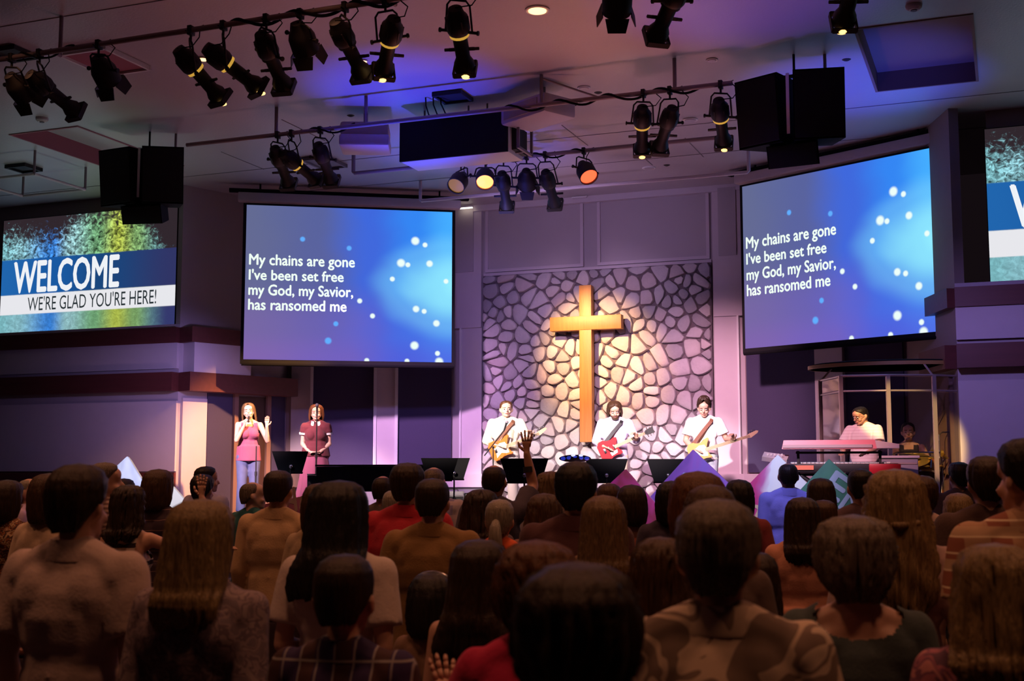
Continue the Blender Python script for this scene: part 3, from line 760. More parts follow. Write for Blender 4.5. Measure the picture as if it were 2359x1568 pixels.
def fixture(kind, label, bar, clampx, tail, tip, L=None, sgn=1, lit=0, gel=None, group=None, leak=0):
    """a stage lamp hung on a pipe; tail and tip are pixels of its two ends"""
    Y, Z = bar
    L = L or (.66 if kind == 'ers' else .36)
    T = onY(tail[0], tail[1], Y)
    D = (T - _C).dot(_F)
    lat = _R * (tip[0] - tail[0]) * D / FPX + _U * (tail[1] - tip[1]) * D / FPX
    f = math.sqrt(max(.02, L * L - lat.length_squared))
    d = (lat + _F * f * sgn).normalized()
    C = T + d * L * (.36 if kind == 'ers' else .40)
    cxp = onY(clampx[0], clampx[1], Y).x
    root = thing('stage_spotlight' if kind == 'ers' else 'stage_wash_light', label, 'stage light', (cxp, Y, Z), 0, group)
    o0 = Vector((cxp, Y, Z)); Cl = C - o0
    q = d.to_track_quat('Z', 'Y')                # local +Z of the body is the beam
    R3 = q.to_matrix().to_4x4(); MT = Matrix.Translation(Cl) @ R3
    sh = -L * (.36 if kind == 'ers' else .40)
    def fin(g, name, m, par=root):
        bmesh.ops.transform(g.b, matrix=MT, verts=g.b.verts); return g.build(name, m, par)
    if kind == 'ers':
        g = MB().lathe([(.03, sh), (.060, sh + .005), (.075, sh + .06), (.098, sh + .09), (.104, sh + .21), (.092, sh + .245)], seg=18)
        for a in range(6): g.box((.098 * math.cos(a * 1.047), .098 * math.sin(a * 1.047), sh + .15), (.012, .012, .12), Euler((0, 0, a * 1.047)))
        h = fin(g, 'housing', M['black'])
        fin(MB().lathe([(.070, sh + .245), (.088, sh + .25), (.088, sh + .275), (.070, sh + .28)], seg=18), 'gate_ring', M['leak'] if leak else M['black'], h)
        g = MB().lathe([(.066, sh + .27), (.064, sh + .50), (.092, sh + .56), (.092, sh + .64), (.085, sh + .64), (.085, sh + .60)], seg=18)
        for a in (-1, 1): g.box((a * .088, 0, sh + .42), (.05, .012, .03)); g.box((a * .13, 0, sh + .42), (.05, .02, .02))
        fin(g, 'lens_barrel', M['black'])
        fin(MB().box((0, .098, sh + .63), (.19, .012, .05)).box((0, -.098, sh + .63), (.19, .012, .05)).box((.098, 0, sh + .63), (.012, .19, .05)).box((-.098, 0, sh + .63), (.012, .19, .05)), 'gel_frame', M['black'])
        if lit:
            tipp = Cl + d * (sh + .64); dn = Vector((0, 0, -1)) - d * (-d.z); dn = dn.normalized() if dn.length > .05 else _U * -1
            toc_ = (_C - (tipp + o0)).normalized(); dn = (dn * .4 + toc_ - d * toc_.dot(d)).normalized()
            MB().sph(tipp + dn * .088 + d * .012, (.045, .045, .018), 10).build('bounce_glow', M['rim'], root)  # glowing blob added for light bouncing on the gel frame
        fin(MB().lathe([(.01, sh + .60), (.078, sh + .605), (.078, sh + .62), (.01, sh + .63)], seg=18), 'lens', M['lit'] if lit else M['lens'])
    else:
        r = .125
        g = MB().lathe([(.03, sh), (.055, sh + .005), (.07, sh + .05), (r * .85, sh + .10), (r, sh + .15), (r, sh + .30), (r * .92, sh + .30), (r * .9, sh + .26)], seg=20)
        h = fin(g, 'housing', M['black'])
        lm = gel or (M['lit'] if lit else M['lens'])
        fin(MB().lathe([(.01, sh + .25), (r * .9, sh + .255), (r * .9, sh + .275), (.01, sh + .285)], seg=20), 'lens', lm)
        if not gel:
            for a in range(4):
                g = MB().prism([(-.10, 0), (.10, 0), (.075, .12), (-.075, .12)], -.004, .004, Matrix.Rotation(a * math.pi / 2, 4, 'Z') @ Matrix.Translation((0, r * .95, sh + .29)) @ Matrix.Rotation(-.35, 4, 'X'))
                fin(g, 'barn_door', M['black'])
    # yoke: a U from the body's pivots up to the clamp
    up = -Cl.normalized(); ax = d.cross(up)
    ax = ax.normalized() if ax.length > .1 else _R.copy()
    w_ = .125 if kind == 'ers' else .145
    top = Vector((0, 0, -.10))
    p1, p2 = Cl + ax * w_, Cl - ax * w_
    t1, t2 = top + ax * w_ * .8, top - ax * w_ * .8
    if Cl.z > -.14: t1.z = t2.z = top.z = -.05
    MB().tube([p1, t1 + (p1 - t1) * .15, t1 - ax * .03, t2 + ax * .03, t2 + (p2 - t2) * .15, p2], .010, 6).build('yoke', M['black'], root)
    for p, s in ((p1, 1), (p2, -1)): MB().cyl(p - ax * s * .03, p + ax * s * .045, .014, seg=8).cyl(p + ax * s * .045, p + ax * s * .06, .022, seg=8).build('yoke_knob', M['black'], root)
    MB().box((0, 0, -.005), (.045, .075, .09), bev=.006).cyl((0, 0, -.04), top, .012, seg=8).cyl((0, -.03, -.03), (0, -.085, -.03), .007, seg=6).build('pipe_clamp', M['black'], root)
    tl = Cl + d * sh
    mid = (tl + Vector((ax.x * .2, 0, 0))) * .5 + Vector((.08, 0, -.03))
    MB().tube([tl, tl + (mid - tl) * .6 + Vector((.04, 0, -.03)), mid + Vector((.03, 0, .03)), Vector((.10, 0, .02)), Vector((.14, 0, .03))], .006, 5).build('power_cord', M['blackm'], root)
    return root, C, d
FX = [
 ('par', 'short dark wash lamp nearest the left edge of the photo', B1, (28, 130), (20, 172), (48, 222), 1, 0, 0),
 ('ers', 'long dark spotlight second from the left edge, aimed down right', B1, (92, 122), (66, 170), (142, 242), 1, 0, 0),
 ('par', 'dark wash lamp hanging alone in front of the pink ceiling hatch', B1, (228, 98), (222, 130), (242, 192), 1, 0, 0),
 ('ers', 'left spotlight of the lit pair on the nearest pipe, mouth glowing orange', B1, (440, 72), (408, 112), (490, 213), 1, 1, 1),
 ('ers', 'right spotlight of the lit pair on the nearest pipe, its round lens bright', B1, (515, 58), (472, 108), (584, 190), 1, 1, 1),
 ('ers', 'dark spotlight under the coil of cable on the nearest pipe', B1, (614, 42), (600, 76), (634, 182), 1, 0, 0),
 ('par', 'short dark wash lamp right of the cable coil', B1, (692, 33), (684, 52), (700, 118), 1, 0, 0),
 ('ers', 'dark slanted spotlight beside the lit one, with a glow behind its mouth', B1, (795, 17), (772, 48), (824, 152), 1, 0, 0),
 ('ers', 'lit spotlight tilted left with gold leaks, third lit one along the nearest pipe', B1, (888, 3), (908, 42), (868, 142), 1, 1, 1),
 ('ers', 'lit spotlight hanging apart, almost upright, at the top centre', B1, (1056, -18), (1048, 18), (1068, 138), 1, 1, 1),
 ('par', 'wash lamp cut by the top edge of the photo, right of the round ceiling downlight', B1, (1425, -75), (1425, -45), (1426, 20), 1, 0, 0),
 ('ers', 'dark spotlight cut by the top edge, tilted down left', B1, (1562, -95), (1572, -50), (1526, 55), 1, 0, 0),
 ('ers', 'lit spotlight mouth cut by the top edge near the right coffer', B1, (1985, -150), (1980, -95), (1985, 16), 1, 1, 1),
 ('ers', 'dark spotlight hanging straight, first left on the middle pipe', B2, (640, 308), (632, 340), (650, 417), 1, 0, 0),
 ('ers', 'dark spotlight aimed right, second on the middle pipe', B2, (672, 303), (652, 352), (720, 408), 1, 0, 1),
 ('ers', 'dark spotlight in front of the square ceiling vent on the middle pipe', B2, (738, 297), (732, 332), (752, 410), 1, 0, 0),
 ('ers', 'lit spotlight with gold ring, first right of the projectors on the middle pipe', B2, (1482, 213), (1480, 246), (1490, 336), 1, 1, 1),
 ('ers', 'dark spotlight tilted left between the two lit ones on the middle pipe', B2, (1543, 205), (1550, 248), (1530, 330), 1, 0, 0),
 ('ers', 'lit spotlight with gold ring next to the right speaker cluster', B2, (1660, 192), (1655, 230), (1686, 318), 1, 1, 1),
]
for f in FX:
    kind, lab, bar, cl, ta, ti, sg, li, le = f
    fixture(kind, lab, bar, cl, ta, ti, None, sg, li, None, None, le)
fixture('par', 'small lamp with a gold glint left of the red lamp above the stage', B3, (1062, 378), (1068, 402), (1048, 440), None, -1, 0, M['dim'])
RED1 = fixture('par', 'glowing red wash lamp facing the hall above the stage', B3, (1118, 373), (1118, 392), (1118, 432), None, -1, 0, M['red_hot'])
fixture('ers', 'reddish spotlight just right of the glowing red lamp', B3, (1160, 369), (1156, 398), (1168, 472), None, 1, 0)
fixture('par', 'small dark wash lamp in the middle of the pipe above the stage', B3, (1213, 364), (1212, 392), (1216, 430), None, 1, 0)
fixture('ers', 'dark spotlight aimed right on the pipe above the stage', B3, (1256, 360), (1256, 395), (1283, 466), None, 1, 0)
RED2 = fixture('par', 'red wash lamp turned right at the end of the row above the stage', B3, (1345, 351), (1340, 376), (1358, 420), None, -1, 0, M['red_lit'])

# ---- speaker clusters
def cabinet(parent, c, w_, h_, d_, yaw, tilt, name='speaker_cabinet'):
    R4 = Matrix.Translation(c) @ Matrix.Rotation(yaw, 4, 'Z') @ Matrix.Rotation(tilt, 4, 'X')
    g = MB(); wf, wbk = w_ / 2, w_ / 2 * .62
    g.hull8([R4 @ Vector(p) for p in ((-wf, -d_ / 2, -h_ / 2), (wf, -d_ / 2, -h_ / 2), (wbk, d_ / 2, -h_ / 2), (-wbk, d_ / 2, -h_ / 2), (-wf, -d_ / 2, h_ / 2), (wf, -d_ / 2, h_ / 2), (wbk, d_ / 2, h_ / 2), (-wbk, d_ / 2, h_ / 2))])
    o = g.build(name, M['blackm'], parent, 0)
    MB().box((0, -d_ / 2 - .008, 0), (w_ * .94, .016, h_ * .94), bev=.004)
    g = MB().box((0, -d_ / 2 - .008, 0), (w_ * .94, .016, h_ * .94), bev=.004)
    bmesh.ops.transform(g.b, matrix=R4, verts=g.b.verts); g.build('grille', M['grille'], o)
YSP = 13.4
for sd in (0, 1):
    x = (-2.02, 2 * XC + 2.02)[sd]; aim = (-.10, .22)[sd]
    t = thing('speaker_cluster', ('black speaker cluster hanging near the right coffer', 'black speaker cluster hanging above the left welcome picture')[sd], 'speaker', (x, YSP, 5.2), aim)
    cabinet(t, (-.255, 0, .36), .53, .74, .50, -.30, .10)
    cabinet(t, (.255, 0, .36), .53, .74, .50, .30, .10)
    cabinet(t, (.02, .05, -.10), .55, .24, .45, 0, .30, 'lower_speaker')
    MB().box((0, -.235, .38), (.035, .02, .66)).build('steel_strap', M['chrome'], t)
    MB().cyl((0, .05, .60), (0, .05, CEIL - 5.2), .014, seg=8).box((0, .05, .76), (.75, .05, .03)).build('suspension', M['black'], t)
    MB().cyl((.30, .2, .70), (.30, .2, CEIL - 5.2), .018, seg=8).build('suspension_rod', M['pipe'], t)
# ---- centre box speaker
xa, xb, za, zb_ = -6.87, -5.44, 5.51, 6.02
t = thing('center_speaker', 'long black box speaker hanging in the middle above the stage', 'speaker', ((xa + xb) / 2, 13.66, za))
W2 = xb - xa
MB().box((0, .27, .255), (W2, .50, .51), bev=.008).build('cabinet', M['white'], t)
MB().box((0, .008, .255), (W2 + .005, .03, .515)).build('grille', M['grille'], t)
g = MB()
for yy in (.05, .50): g.box((W2 / 2 + .12, yy, .25), (.03, .03, .42))
g.box((W2 / 2 + .12, .27, .05), (.03, .48, .03)).box((W2 / 2 + .12, .27, .45), (.03, .48, .03)).box((W2 / 2 + .06, .27, .45), (.12, .03, .03)).box((W2 / 2 + .05, .27, .05), (.14, .03, .03))
g.build('side_bracket', M['pipe'], t)
MB().box((W2 / 2 + .03, .32, .20), (.06, .36, .30)).build('amplifier', M['black'], t)
for xx in (-.5, .1, .35): MB().cyl((xx, .25, .50), (xx, .25, CEIL - za), .012, seg=6).build('suspension_rod', M['pipe'], t)
# ---- projectors
t = thing('projector', 'beige projector hanging left of the black box speaker', 'projector', (-7.40, 13.75, 5.80), .42)
MB().box((0, 0, 0), (.62, .52, .15), bev=.03).build('lower_case', M['wallw'], t)
MB().box((0, 0, .15), (.60, .50, .17), bev=.035).build('upper_case', M['beige'], t)
MB().cyl((.05, .22, .08), (.05, .31, .08), .06, seg=16).build('lens', M['lens'], t)
MB().cyl((0, 0, .2), (0, 0, CEIL - 5.80), .028, seg=10).build('mount_pole', M['pipe'], t)
t = thing('projector', 'pale projector with a green lamp hanging right of the black box speaker', 'projector', (-5.03, 13.60, 5.92), -.50)
MB().box((0, 0, 0), (.80, .50, .24), bev=.04).build('case', M['wallw'], t)
MB().box((-.02, -.255, 0), (.60, .02, .16), bev=.01).build('vent_panel', M['beige'], t)
MB().box((-.12, -.268, .03), (.035, .008, .010)).build('status_light', M['led'], t)
MB().cyl((-.1, .22, 0), (-.1, .30, 0), .06, seg=16).build('lens', M['lens'], t)
MB().cyl((.1, 0, .1), (.1, 0, CEIL - 5.92), .028, seg=10).build('mount_pole', M['pipe'], t)

# ---- things on the ceiling
def can(px, py, label, lit, r=.085, group=None):
    p = onZ(px, py, CEIL); t = thing('ceiling_downlight', label, 'downlight', (p.x, p.y, CEIL - .012), 0, group)
    MB().lathe([(r * .8, 0), (r, -.006), (r * 1.12, 0), (r * 1.12, .012), (r * .8, .012)], seg=24).build('trim_ring', M['white'], t)
    MB().lathe([(.002, -.010), (r * .8, -.009), (r * .8, .010), (.002, .010)], seg=24).build('lamp_face', M['can'] if lit else M['cand'], t)
can(1238, 22, 'lit warm round downlight in the ceiling at the top centre', 1, .11)
can(468, 134, 'lit orange downlight behind the lit spotlight at the upper left', 1, .06)
can(836, 139, 'small orange downlight beside the mouth of the slanted dark spotlight', 1, .05)
can(1345, 201, 'unlit round downlight, left one above the pair of projectors', 0, .07)
can(1640, 137, 'unlit round downlight high between the middle pipe and the speaker', 0, .06)
can(1590, 275, 'unlit downlight behind the lamps right of the projectors', 0, .09)
can(1495, 386, 'unlit downlight closest to the stone panel', 0, .09)
for i, (px, py, lb) in enumerate([(97, 272, 'round smoke detector left of the left coffer'), (2105, 12, 'round smoke detector above the right coffer')]):
    p = onZ(px, py, CEIL); t = thing('smoke_detector', lb, 'detector', (p.x, p.y, CEIL - .05))
    MB().lathe([(.01, 0), (.05, 0), (.075, .02), (.08, .05), (.01, .05)], seg=20).build('case', M['wallw'], t)
    MB().lathe([(.02, -.008), (.03, -.008), (.03, .002), (.02, .002)], seg=12).build('sensor', M['grey'], t)
def hatch(x0, x1, y0, y1, label, m, rim):
    t = thing('ceiling_hatch', label, 'hatch', ((x0 + x1) / 2, (y0 + y1) / 2, CEIL - .03)); w2, d2 = x1 - x0, y1 - y0
    MB().box((0, 0, .012), (w2, d2, .022)).build('hatch_panel', m, t, 0)
    g = MB()
    for yy in (-d2 / 2, d2 / 2): g.box((0, yy, .0), (w2 + .04, .03, .05))
    for xx in (-w2 / 2, w2 / 2): g.box((xx, 0, .0), (.03, d2, .05))
    g.build('rim', rim, t, 0)
hatch(-9.35, -8.75, 10.45, 11.2, 'pink square hatch with a pale rim in the ceiling at the upper left', M['hatch'], M['white'])
hatch(-9.30, -8.90, 15.38, 15.95, 'dark square vent in the ceiling behind the left lamps of the middle pipe', M['grey'], M['grey'])
for px, py, lb in ((55, 383, 'dark air vent above the hanging pipe frame'), (1043, 218, 'dark ceiling vent above the black box speaker'), (30, 118, 'dark ceiling vent at the upper left edge')):
    p = onZ(px, py, CEIL); hatch(p.x - .17, p.x + .17, p.y - .17, p.y + .17, lb, M['black'], M['black'])
t = thing('cable_drop', 'cables hanging from the vent down to the black box speaker', 'cable', (-6.35, 13.4, 5.98))
for k in range(3): MB().tube([(k * .1 - .05, 0, .22), (k * .1 - .05, .01, .12), (k * .11 - .06, .12, .03), (k * .12, .27, .03)], .009, 5).build('cable', M['blackm'], t)
for px, py in ((808, 266), (1378, 213), (1322, 241), (1950, 137), (1536, 380)):
    p = onZ(px, py, CEIL)
    tag(MB().lathe([(.005, -.02), (.03, -.012), (.05, 0), (.005, 0)], (p.x, p.y, CEIL), 14).build('sprinkler_head', M['black']), {808: 'tiny dark sprinkler above the beige projector', 1378: 'tiny dark sprinkler above the pale projector', 1322: 'tiny dark sprinkler in front of the pale projector', 1950: 'tiny dark sprinkler beside the right coffer', 1536: 'tiny sprinkler next to the downlight closest to the stone panel'}[px], 'sprinkler')
p = onY(1073, 479, 19.2)
t = thing('strip_light', 'short lit strip lamp at the top of the wall beside the left screen', 'lamp', (p.x, 19.2, p.z))
MB().box((0, 0, .02), (.26, .05, .025)).build('fitting', M['white'], t); MB().box((0, 0, 0), (.24, .04, .02), bev=.004).build('tube', M['strip'], t)
p = onY(1334, 456, 19.2)
t = thing('strip_light', 'dim strip lamp over the left recessed panel above the stones', 'lamp', (p.x, 19.22, p.z))
MB().box((0, 0, .02), (.26, .04, .02)).build('fitting', M['white'], t); MB().box((0, 0, .003), (.24, .03, .012), bev=.003).build('tube', M['wallw'], t)
# ================================================================ STAGE GEAR
M['piano'] = mat('black_lacquer', (.012, .012, .02), .18, coat=.5)
M['keys_red'] = mat('red_case', (.50, .015, .03), .4)
M['silver'] = mat('silver_case', (.62, .52, .54), .35, metal=.3)
M['sunburst'] = mat('sunburst', (.62, .17, .03), .25, coat=.5)
M['amber'] = mat('amber_finish', (.75, .40, .13), .3, coat=.4)
M['cherry'] = mat('cherry_finish', (.42, .02, .03), .25, coat=.5)
M['maple'] = mat('maple', (.78, .58, .36), .4)
M['pearl'] = mat('white_plastic', (.80, .78, .72), .4)
M['leather'] = mat('brown_strap', (.16, .06, .03), .7)
M['drum'] = mat('drum_shell', (.40, .12, .04), .3, coat=.5)
M['skinhead'] = mat('drum_head', (.60, .56, .52), .6)
M['ivory'] = mat('ivory_keys', (.75, .73, .70), .4)
def mic_stand(x, y, h, label, boom=0, rz=0, group=None):
    t = thing('microphone_stand', label, 'microphone stand', (x, y, STAGE), rz, group)
    MB().lathe([(.12, 0), (.13, .008), (.12, .02), (.02, .03)], seg=20).build('base', M['black'], t)
    top = h - (.25 if boom else 0)
    MB().cyl((0, 0, .02), (0, 0, top * .6), .013).cyl((0, 0, top * .55), (0, 0, top), .009).build('pole', M['black'], t)
    MB().cyl((0, 0, top * .58), (0, 0, top * .64), .018).build('clutch', M['black'], t)
    if boom:
        a, b = Vector((-.12, -.16, top - .10)), Vector((.15, .12, h))
        MB().cyl(a, b, .008).cyl((0, 0, top), (0, .0, top + .03), .016).build('boom', M['black'], t)
        e = b; d = (b - a).normalized() if False else Vector((.25, .6, .75)).normalized()
    else:
        e = Vector((0, 0, top)); d = Vector((0, .35, 1)).normalized()
    if boom is not None:
        m = MB().cyl(e, e + d * .14, .011, .017).build('microphone', M['black'], t)
        MB().sph(e + d * .165, (.026, .026, .026), 12).build('mic_head', M['grey'], m)
    return t
def music_stand(x, y, label, rz=0, w_=.52, h=1.18, tilt=.45, group=None):
    t = thing('music_stand', label, 'music stand', (x, y, STAGE), rz, group)
    g = MB().prism([(-w_ / 2, .30), (w_ / 2, .30), (w_ / 2 - .09, 0), (-w_ / 2 + .09, 0)], -.005, .005)
    g.box((0, -.03, .0), (w_ - .16, .06, .008))
    bmesh.ops.transform(g.b, matrix=Matrix.Translation((0, 0, h - .22)) @ Matrix.Rotation(-tilt * .6, 4, 'X') @ Matrix.Rotation(math.pi, 4, 'Z'), verts=g.b.verts)
    g.build('desk', M['blackm'], t, 0)
    MB().cyl((0, 0, .12), (0, 0, h - .12), .011).build('pole', M['black'], t)
    MB().sph((0, -.02, h - .14), .03, 10).build('tilt_knob', M['chrome'], t)
    for k in range(3):
        a = k * 2.094 + .5; MB().tube([(0, 0, .30), (.10 * math.cos(a), .10 * math.sin(a), .20), (.26 * math.cos(a), .26 * math.sin(a), .01)], .007, 6).build('leg', M['black'], t)
    return t
def at(px, D, py=1150):
    p = dep(px, py, D); return p.x, p.y
TOCAM = lambda x, y: math.atan2(-x, y)          # rotation that turns a -Y front towards the camera
x, y = at(588, 18.3); mic_stand(x, y, 1.02, 'empty microphone stand in front of the singer in jeans', None, TOCAM(x, y))
x, y = at(727, 18.1); mic_stand(x, y, 1.45, 'straight microphone stand before the singer in the long skirt', 0, TOCAM(x, y))
x, y = at(1136, 17.6); mic_stand(x, y, 1.22, 'boom microphone stand before the singing guitarist in white', -1, TOCAM(x, y))
for px, D, lab, wd, dz, hh in ((668, 17.4, 'black music stand between the two singers', .50, .1, .86), (1012, 16.9, 'black music stand at the right end of the piano, the left one of the two', .50, 0, .76),
                       (1046, 17.6, 'black music stand before the light pilaster, the right one of the two', .44, 0, .77), (1208, 15.6, 'wide black music stand in front of the guitarist in white', .60, 0, .74),
                       (1398, 16.0, 'black music stand in front of the guitarist with the red guitar', .54, 0, .74), (1540, 16.2, 'black music stand half hidden behind the purple diamond board', .54, 0, .74)):
    x, y = at(px, D); music_stand(x, y, lab, TOCAM(x, y) + dz, wd, hh)
# grand piano, seen from its long side
x, y = at(884, 17.7)
t = thing('grand_piano', 'black grand piano with its lid closed between the singers and the band', 'piano', (x, y, STAGE), .12)
poly = [(-.78, -.55), (.72, -.55), (.86, -.45), (.90, -.2), (.82, .1), (.45, .35), (.2, .6), (-.2, .75), (-.78, .75)]
def zprism(poly, z0, z1):
    g = MB(); a = [g.b.verts.new((p[0], p[1], z0)) for p in poly]; b = [g.b.verts.new((p[0], p[1], z1)) for p in poly]; n = len(poly)
    g.b.faces.new(a[::-1]); g.b.faces.new(b)
    for i in range(n): g.b.faces.new((a[i], a[(i + 1) % n], b[(i + 1) % n], b[i]))
    return g
zprism(poly, .38, .72).build('case', M['piano'], t, 0)
zprism([(p[0] * 1.02, p[1] * 1.02) for p in poly], .722, .745).build('lid', M['piano'], t, 0)
MB().box((-.86, .1, .52), (.16, 1.2, .16), bev=.01).build('keyslip', M['piano'], t)
for i in range(14): MB().box((-.90, -.42 + i * .08, .61), (.12, .072, .02)).build('white_key', M['ivory'], t, 0)
for px_, py_ in ((-.65, -.42), (-.65, .6), (.7, -.3)): MB().lathe([(.03, .05), (.045, .1), (.05, .3), (.065, .38)], (px_, py_, 0), 12).cyl((px_, py_, 0), (px_, py_, .06), .025).build('leg', M['piano'], t)
MB().tube([(-.1, .05, .40), (-.1, .05, .04), (-.1, -.08, .03)], .02).build('pedal_lyre', M['piano'], t)
# monitors and boxes by the wall
for px, D, w_, h_, lab, mt in ((1043, 19.1, .34, .36, 'purple-grey equipment box below the white ledge', 'grey'), (1112, 18.6, .55, .34, 'wide dark amplifier under the white ledge by the stones', 'blackm')):
    x, y = at(px, D); t = thing('amplifier', lab, 'amplifier', (x, y, STAGE), TOCAM(x, y))
    MB().box((0, 0, h_ / 2), (w_, .3, h_), bev=.012).build('cabinet', M[mt], t); MB().box((0, -.155, h_ / 2 - .02), (w_ * .9, .012, h_ * .7)).build('grille', M['grille'], t)
    MB().box((0, -.155, h_ * .9), (w_ * .9, .012, h_ * .12)).build('control_panel', M['grey'], t)
    MB().tube([(-.08, 0, h_), (-.07, 0, h_ + .03), (.07, 0, h_ + .03), (.08, 0, h_)], .008, 6).build('handle', M['black'], t)
# two oval fans of the practice lamp on the floor bar (blue moving light on the stage front)
x, y = at(1325, 15.0)
t = thing('led_wash_light', 'blue and white stage lamp just above the black-haired man in the middle', 'stage light', (x, y, STAGE), TOCAM(x, y))
zc = (1091 - 1056) * 15.0 / 2900 + EYE - STAGE
MB().box((0, 0, .02), (.3, .25, .04), bev=.01).build('base', M['black'], t)
MB().cyl((0, 0, .04), (0, 0, zc), .02).build('pole', M['black'], t)
mb_ = emit('blue_led', (.03, .06, .65), .55); mw_ = emit('white_led', (.75, .8, 1), 1.0)
MB().sph((0, 0, zc), (.19, .09, .045), 16).build('head', M['blackm'], t)
g = MB()
for k in range(5): g.sph((-.14 + k * .07, -.07, zc + .012 - abs(k - 2) * .006), (.032, .02, .022), 10)
g.build('blue_lens', mb_, t)
for k in (-.02, .07): MB().sph((k, -.075, zc + .035), (.028, .018, .014), 10).build('white_lens', mw_, t)

# ---- diamond boards leaning at the stage front
def diamond(px, py, size, cols, label, rot=.0, name='diamond_board', letters=None, yy=13.80, patt=None, lc=None):
    a = onY(px, py, yy); hd = size / math.sqrt(2); zc = a.z - hd * math.cos(rot - 0) if abs(rot) < .3 else a.z - hd
    t = thing(name, label, 'board', (a.x, yy, 0))
    Rm = Matrix.Translation((0, 0, zc)) @ Matrix.Rotation(math.pi / 4 + rot, 4, 'Y')
    m, n, b = nt('painted_canvas'); L = n.links.new
    tc = N(n, 'ShaderNodeTexCoord'); no = N(n, 'ShaderNodeTexNoise'); no.inputs['Scale'].default_value = 2.2; no.inputs['Distortion'].default_value = 1.2; L(tc.outputs['Object'], no.inputs[0])
    cr = N(n, 'ShaderNodeValToRGB'); e = cr.color_ramp.elements; k = len(cols)
    e[0].position = .34; e[0].color = (*cols[0], 1); e[1].position = .66; e[1].color = (*cols[-1], 1)
    for i in range(1, k - 1): q = e.new(.34 + .32 * i / (k - 1)); q.color = (*cols[i], 1)
    if patt:   # colour changes across the board instead of in clouds
        sp = N(n, 'ShaderNodeSeparateXYZ'); L(tc.outputs['Object'], sp.inputs[0])
        ad = N(n, 'ShaderNodeMath', operation='MULTIPLY_ADD'); L(no.outputs[0], ad.inputs[0]); ad.inputs[1].default_value = .35; L(sp.outputs[patt[0]], ad.inputs[2])
        mr = N(n, 'ShaderNodeMapRange'); L(ad.outputs[0], mr.inputs[0]); mr.inputs[1].default_value = patt[1]; mr.inputs[2].default_value = patt[2]; L(mr.outputs[0], cr.inputs[0])
    else: L(no.outputs[0], cr.inputs[0])
    L(cr.outputs[0], b.inputs['Base Color']); b.inputs['Roughness'].default_value = .6
    g = MB().box((0, 0, 0), (size, .035, size), bev=.004); bmesh.ops.transform(g.b, matrix=Rm, verts=g.b.verts); g.build('canvas', m, t)
    g = MB()
    for s in (-1, 1):
        g.box((s * (size / 2 - .03), .035, 0), (.05, .03, size - .02)); g.box((0, .035, s * (size / 2 - .03)), (size - .1, .03, .05))
    bmesh.ops.transform(g.b, matrix=Rm, verts=g.b.verts); g.build('wood_frame', M['maple'], t)
    g = MB().cyl((0, .10, 0), (0, .05, zc + .1), .018, seg=8).box((0, .10, .015), (.35, .25, .03))
    g.build('easel_foot', M['maple'], t)
    ml = mat('board_paint', lc or (.75, .78, 1), .6)
    for s, w_, h_, lx, lz, r_ in (letters or []):
        o = text(s, w_, h_, ml, t, loc=(lx, -.021, zc + lz), rot=(math.pi / 2, r_, 0), bold=.022)
    return t, zc
diamond(280, 1051, 1.15, [(.50, .50, .72), (.85, .85, .95)], 'white diamond board in front of the purple wall panel at the left', .12, letters=None)
diamond(398, 1114, 1.05, [(.42, .08, .06), (.75, .62, .50), (.80, .72, .62)], 'cream diamond board with a red lower part beneath the orange column', -.05, patt=(2, .2, 1.1), yy=13.55)
diamond(676, 1112, .87, [(.62, .18, .28), (.75, .30, .42)], 'pink board with cream letters between the beige shirt and the long black hair', .60, letters=[('A', .17, .25, -.10, .33, .15), ('m', .20, .14, .10, .33, .15), ('Z', .18, .20, .13, .06, .2)], lc=(.80, .58, .45), yy=12.55)
diamond(1432, 1080, 1.15, [(.40, .02, .12), (.55, .03, .25), (.30, .02, .05)], 'crimson diamond board below the music stands, left of the purple one', .06, yy=13.55)
diamond(1602, 1035, 1.22, [(.20, .07, .42), (.30, .10, .55), (.24, .12, .60)], 'large purple diamond board marked with a pale letter P', -.03, letters=[('P', .20, .30, -.30, .36, .62)], lc=(.45, .52, 1))
diamond(1792, 1047, 1.18, [(.55, .03, .22), (.55, .12, .40), (.80, .84, .95), (.85, .88, .95)], 'pink and white diamond board behind the man in the blue shirt', .0, patt=(0, -.35, .45), yy=13.55, letters=[('o', .14, .14, -.14, .34, .5), ('m', .24, .15, -.36, .20, .5), ('c', .16, .16, .10, .25, .5)], lc=(.70, .50, .36))
diamond(1915, 1057, 1.12, [(.04, .18, .14), (.07, .28, .19)], 'green diamond board with blue-white letters EN beside the keyboards', -.03, yy=13.32, letters=[('E', .19, .26, -.10, .46, .62), ('N', .21, .22, .06, .30, .62), ('S', .15, .18, .06, .08, .5), ('e', .14, .13, .20, .13, .5)], lc=(.60, .72, 1.0))
diamond(2190, 1150, 1.00, [(.34, .30, .52), (.60, .48, .66)], 'lavender board showing low between the heads by the drum shield', .35, yy=13.55)

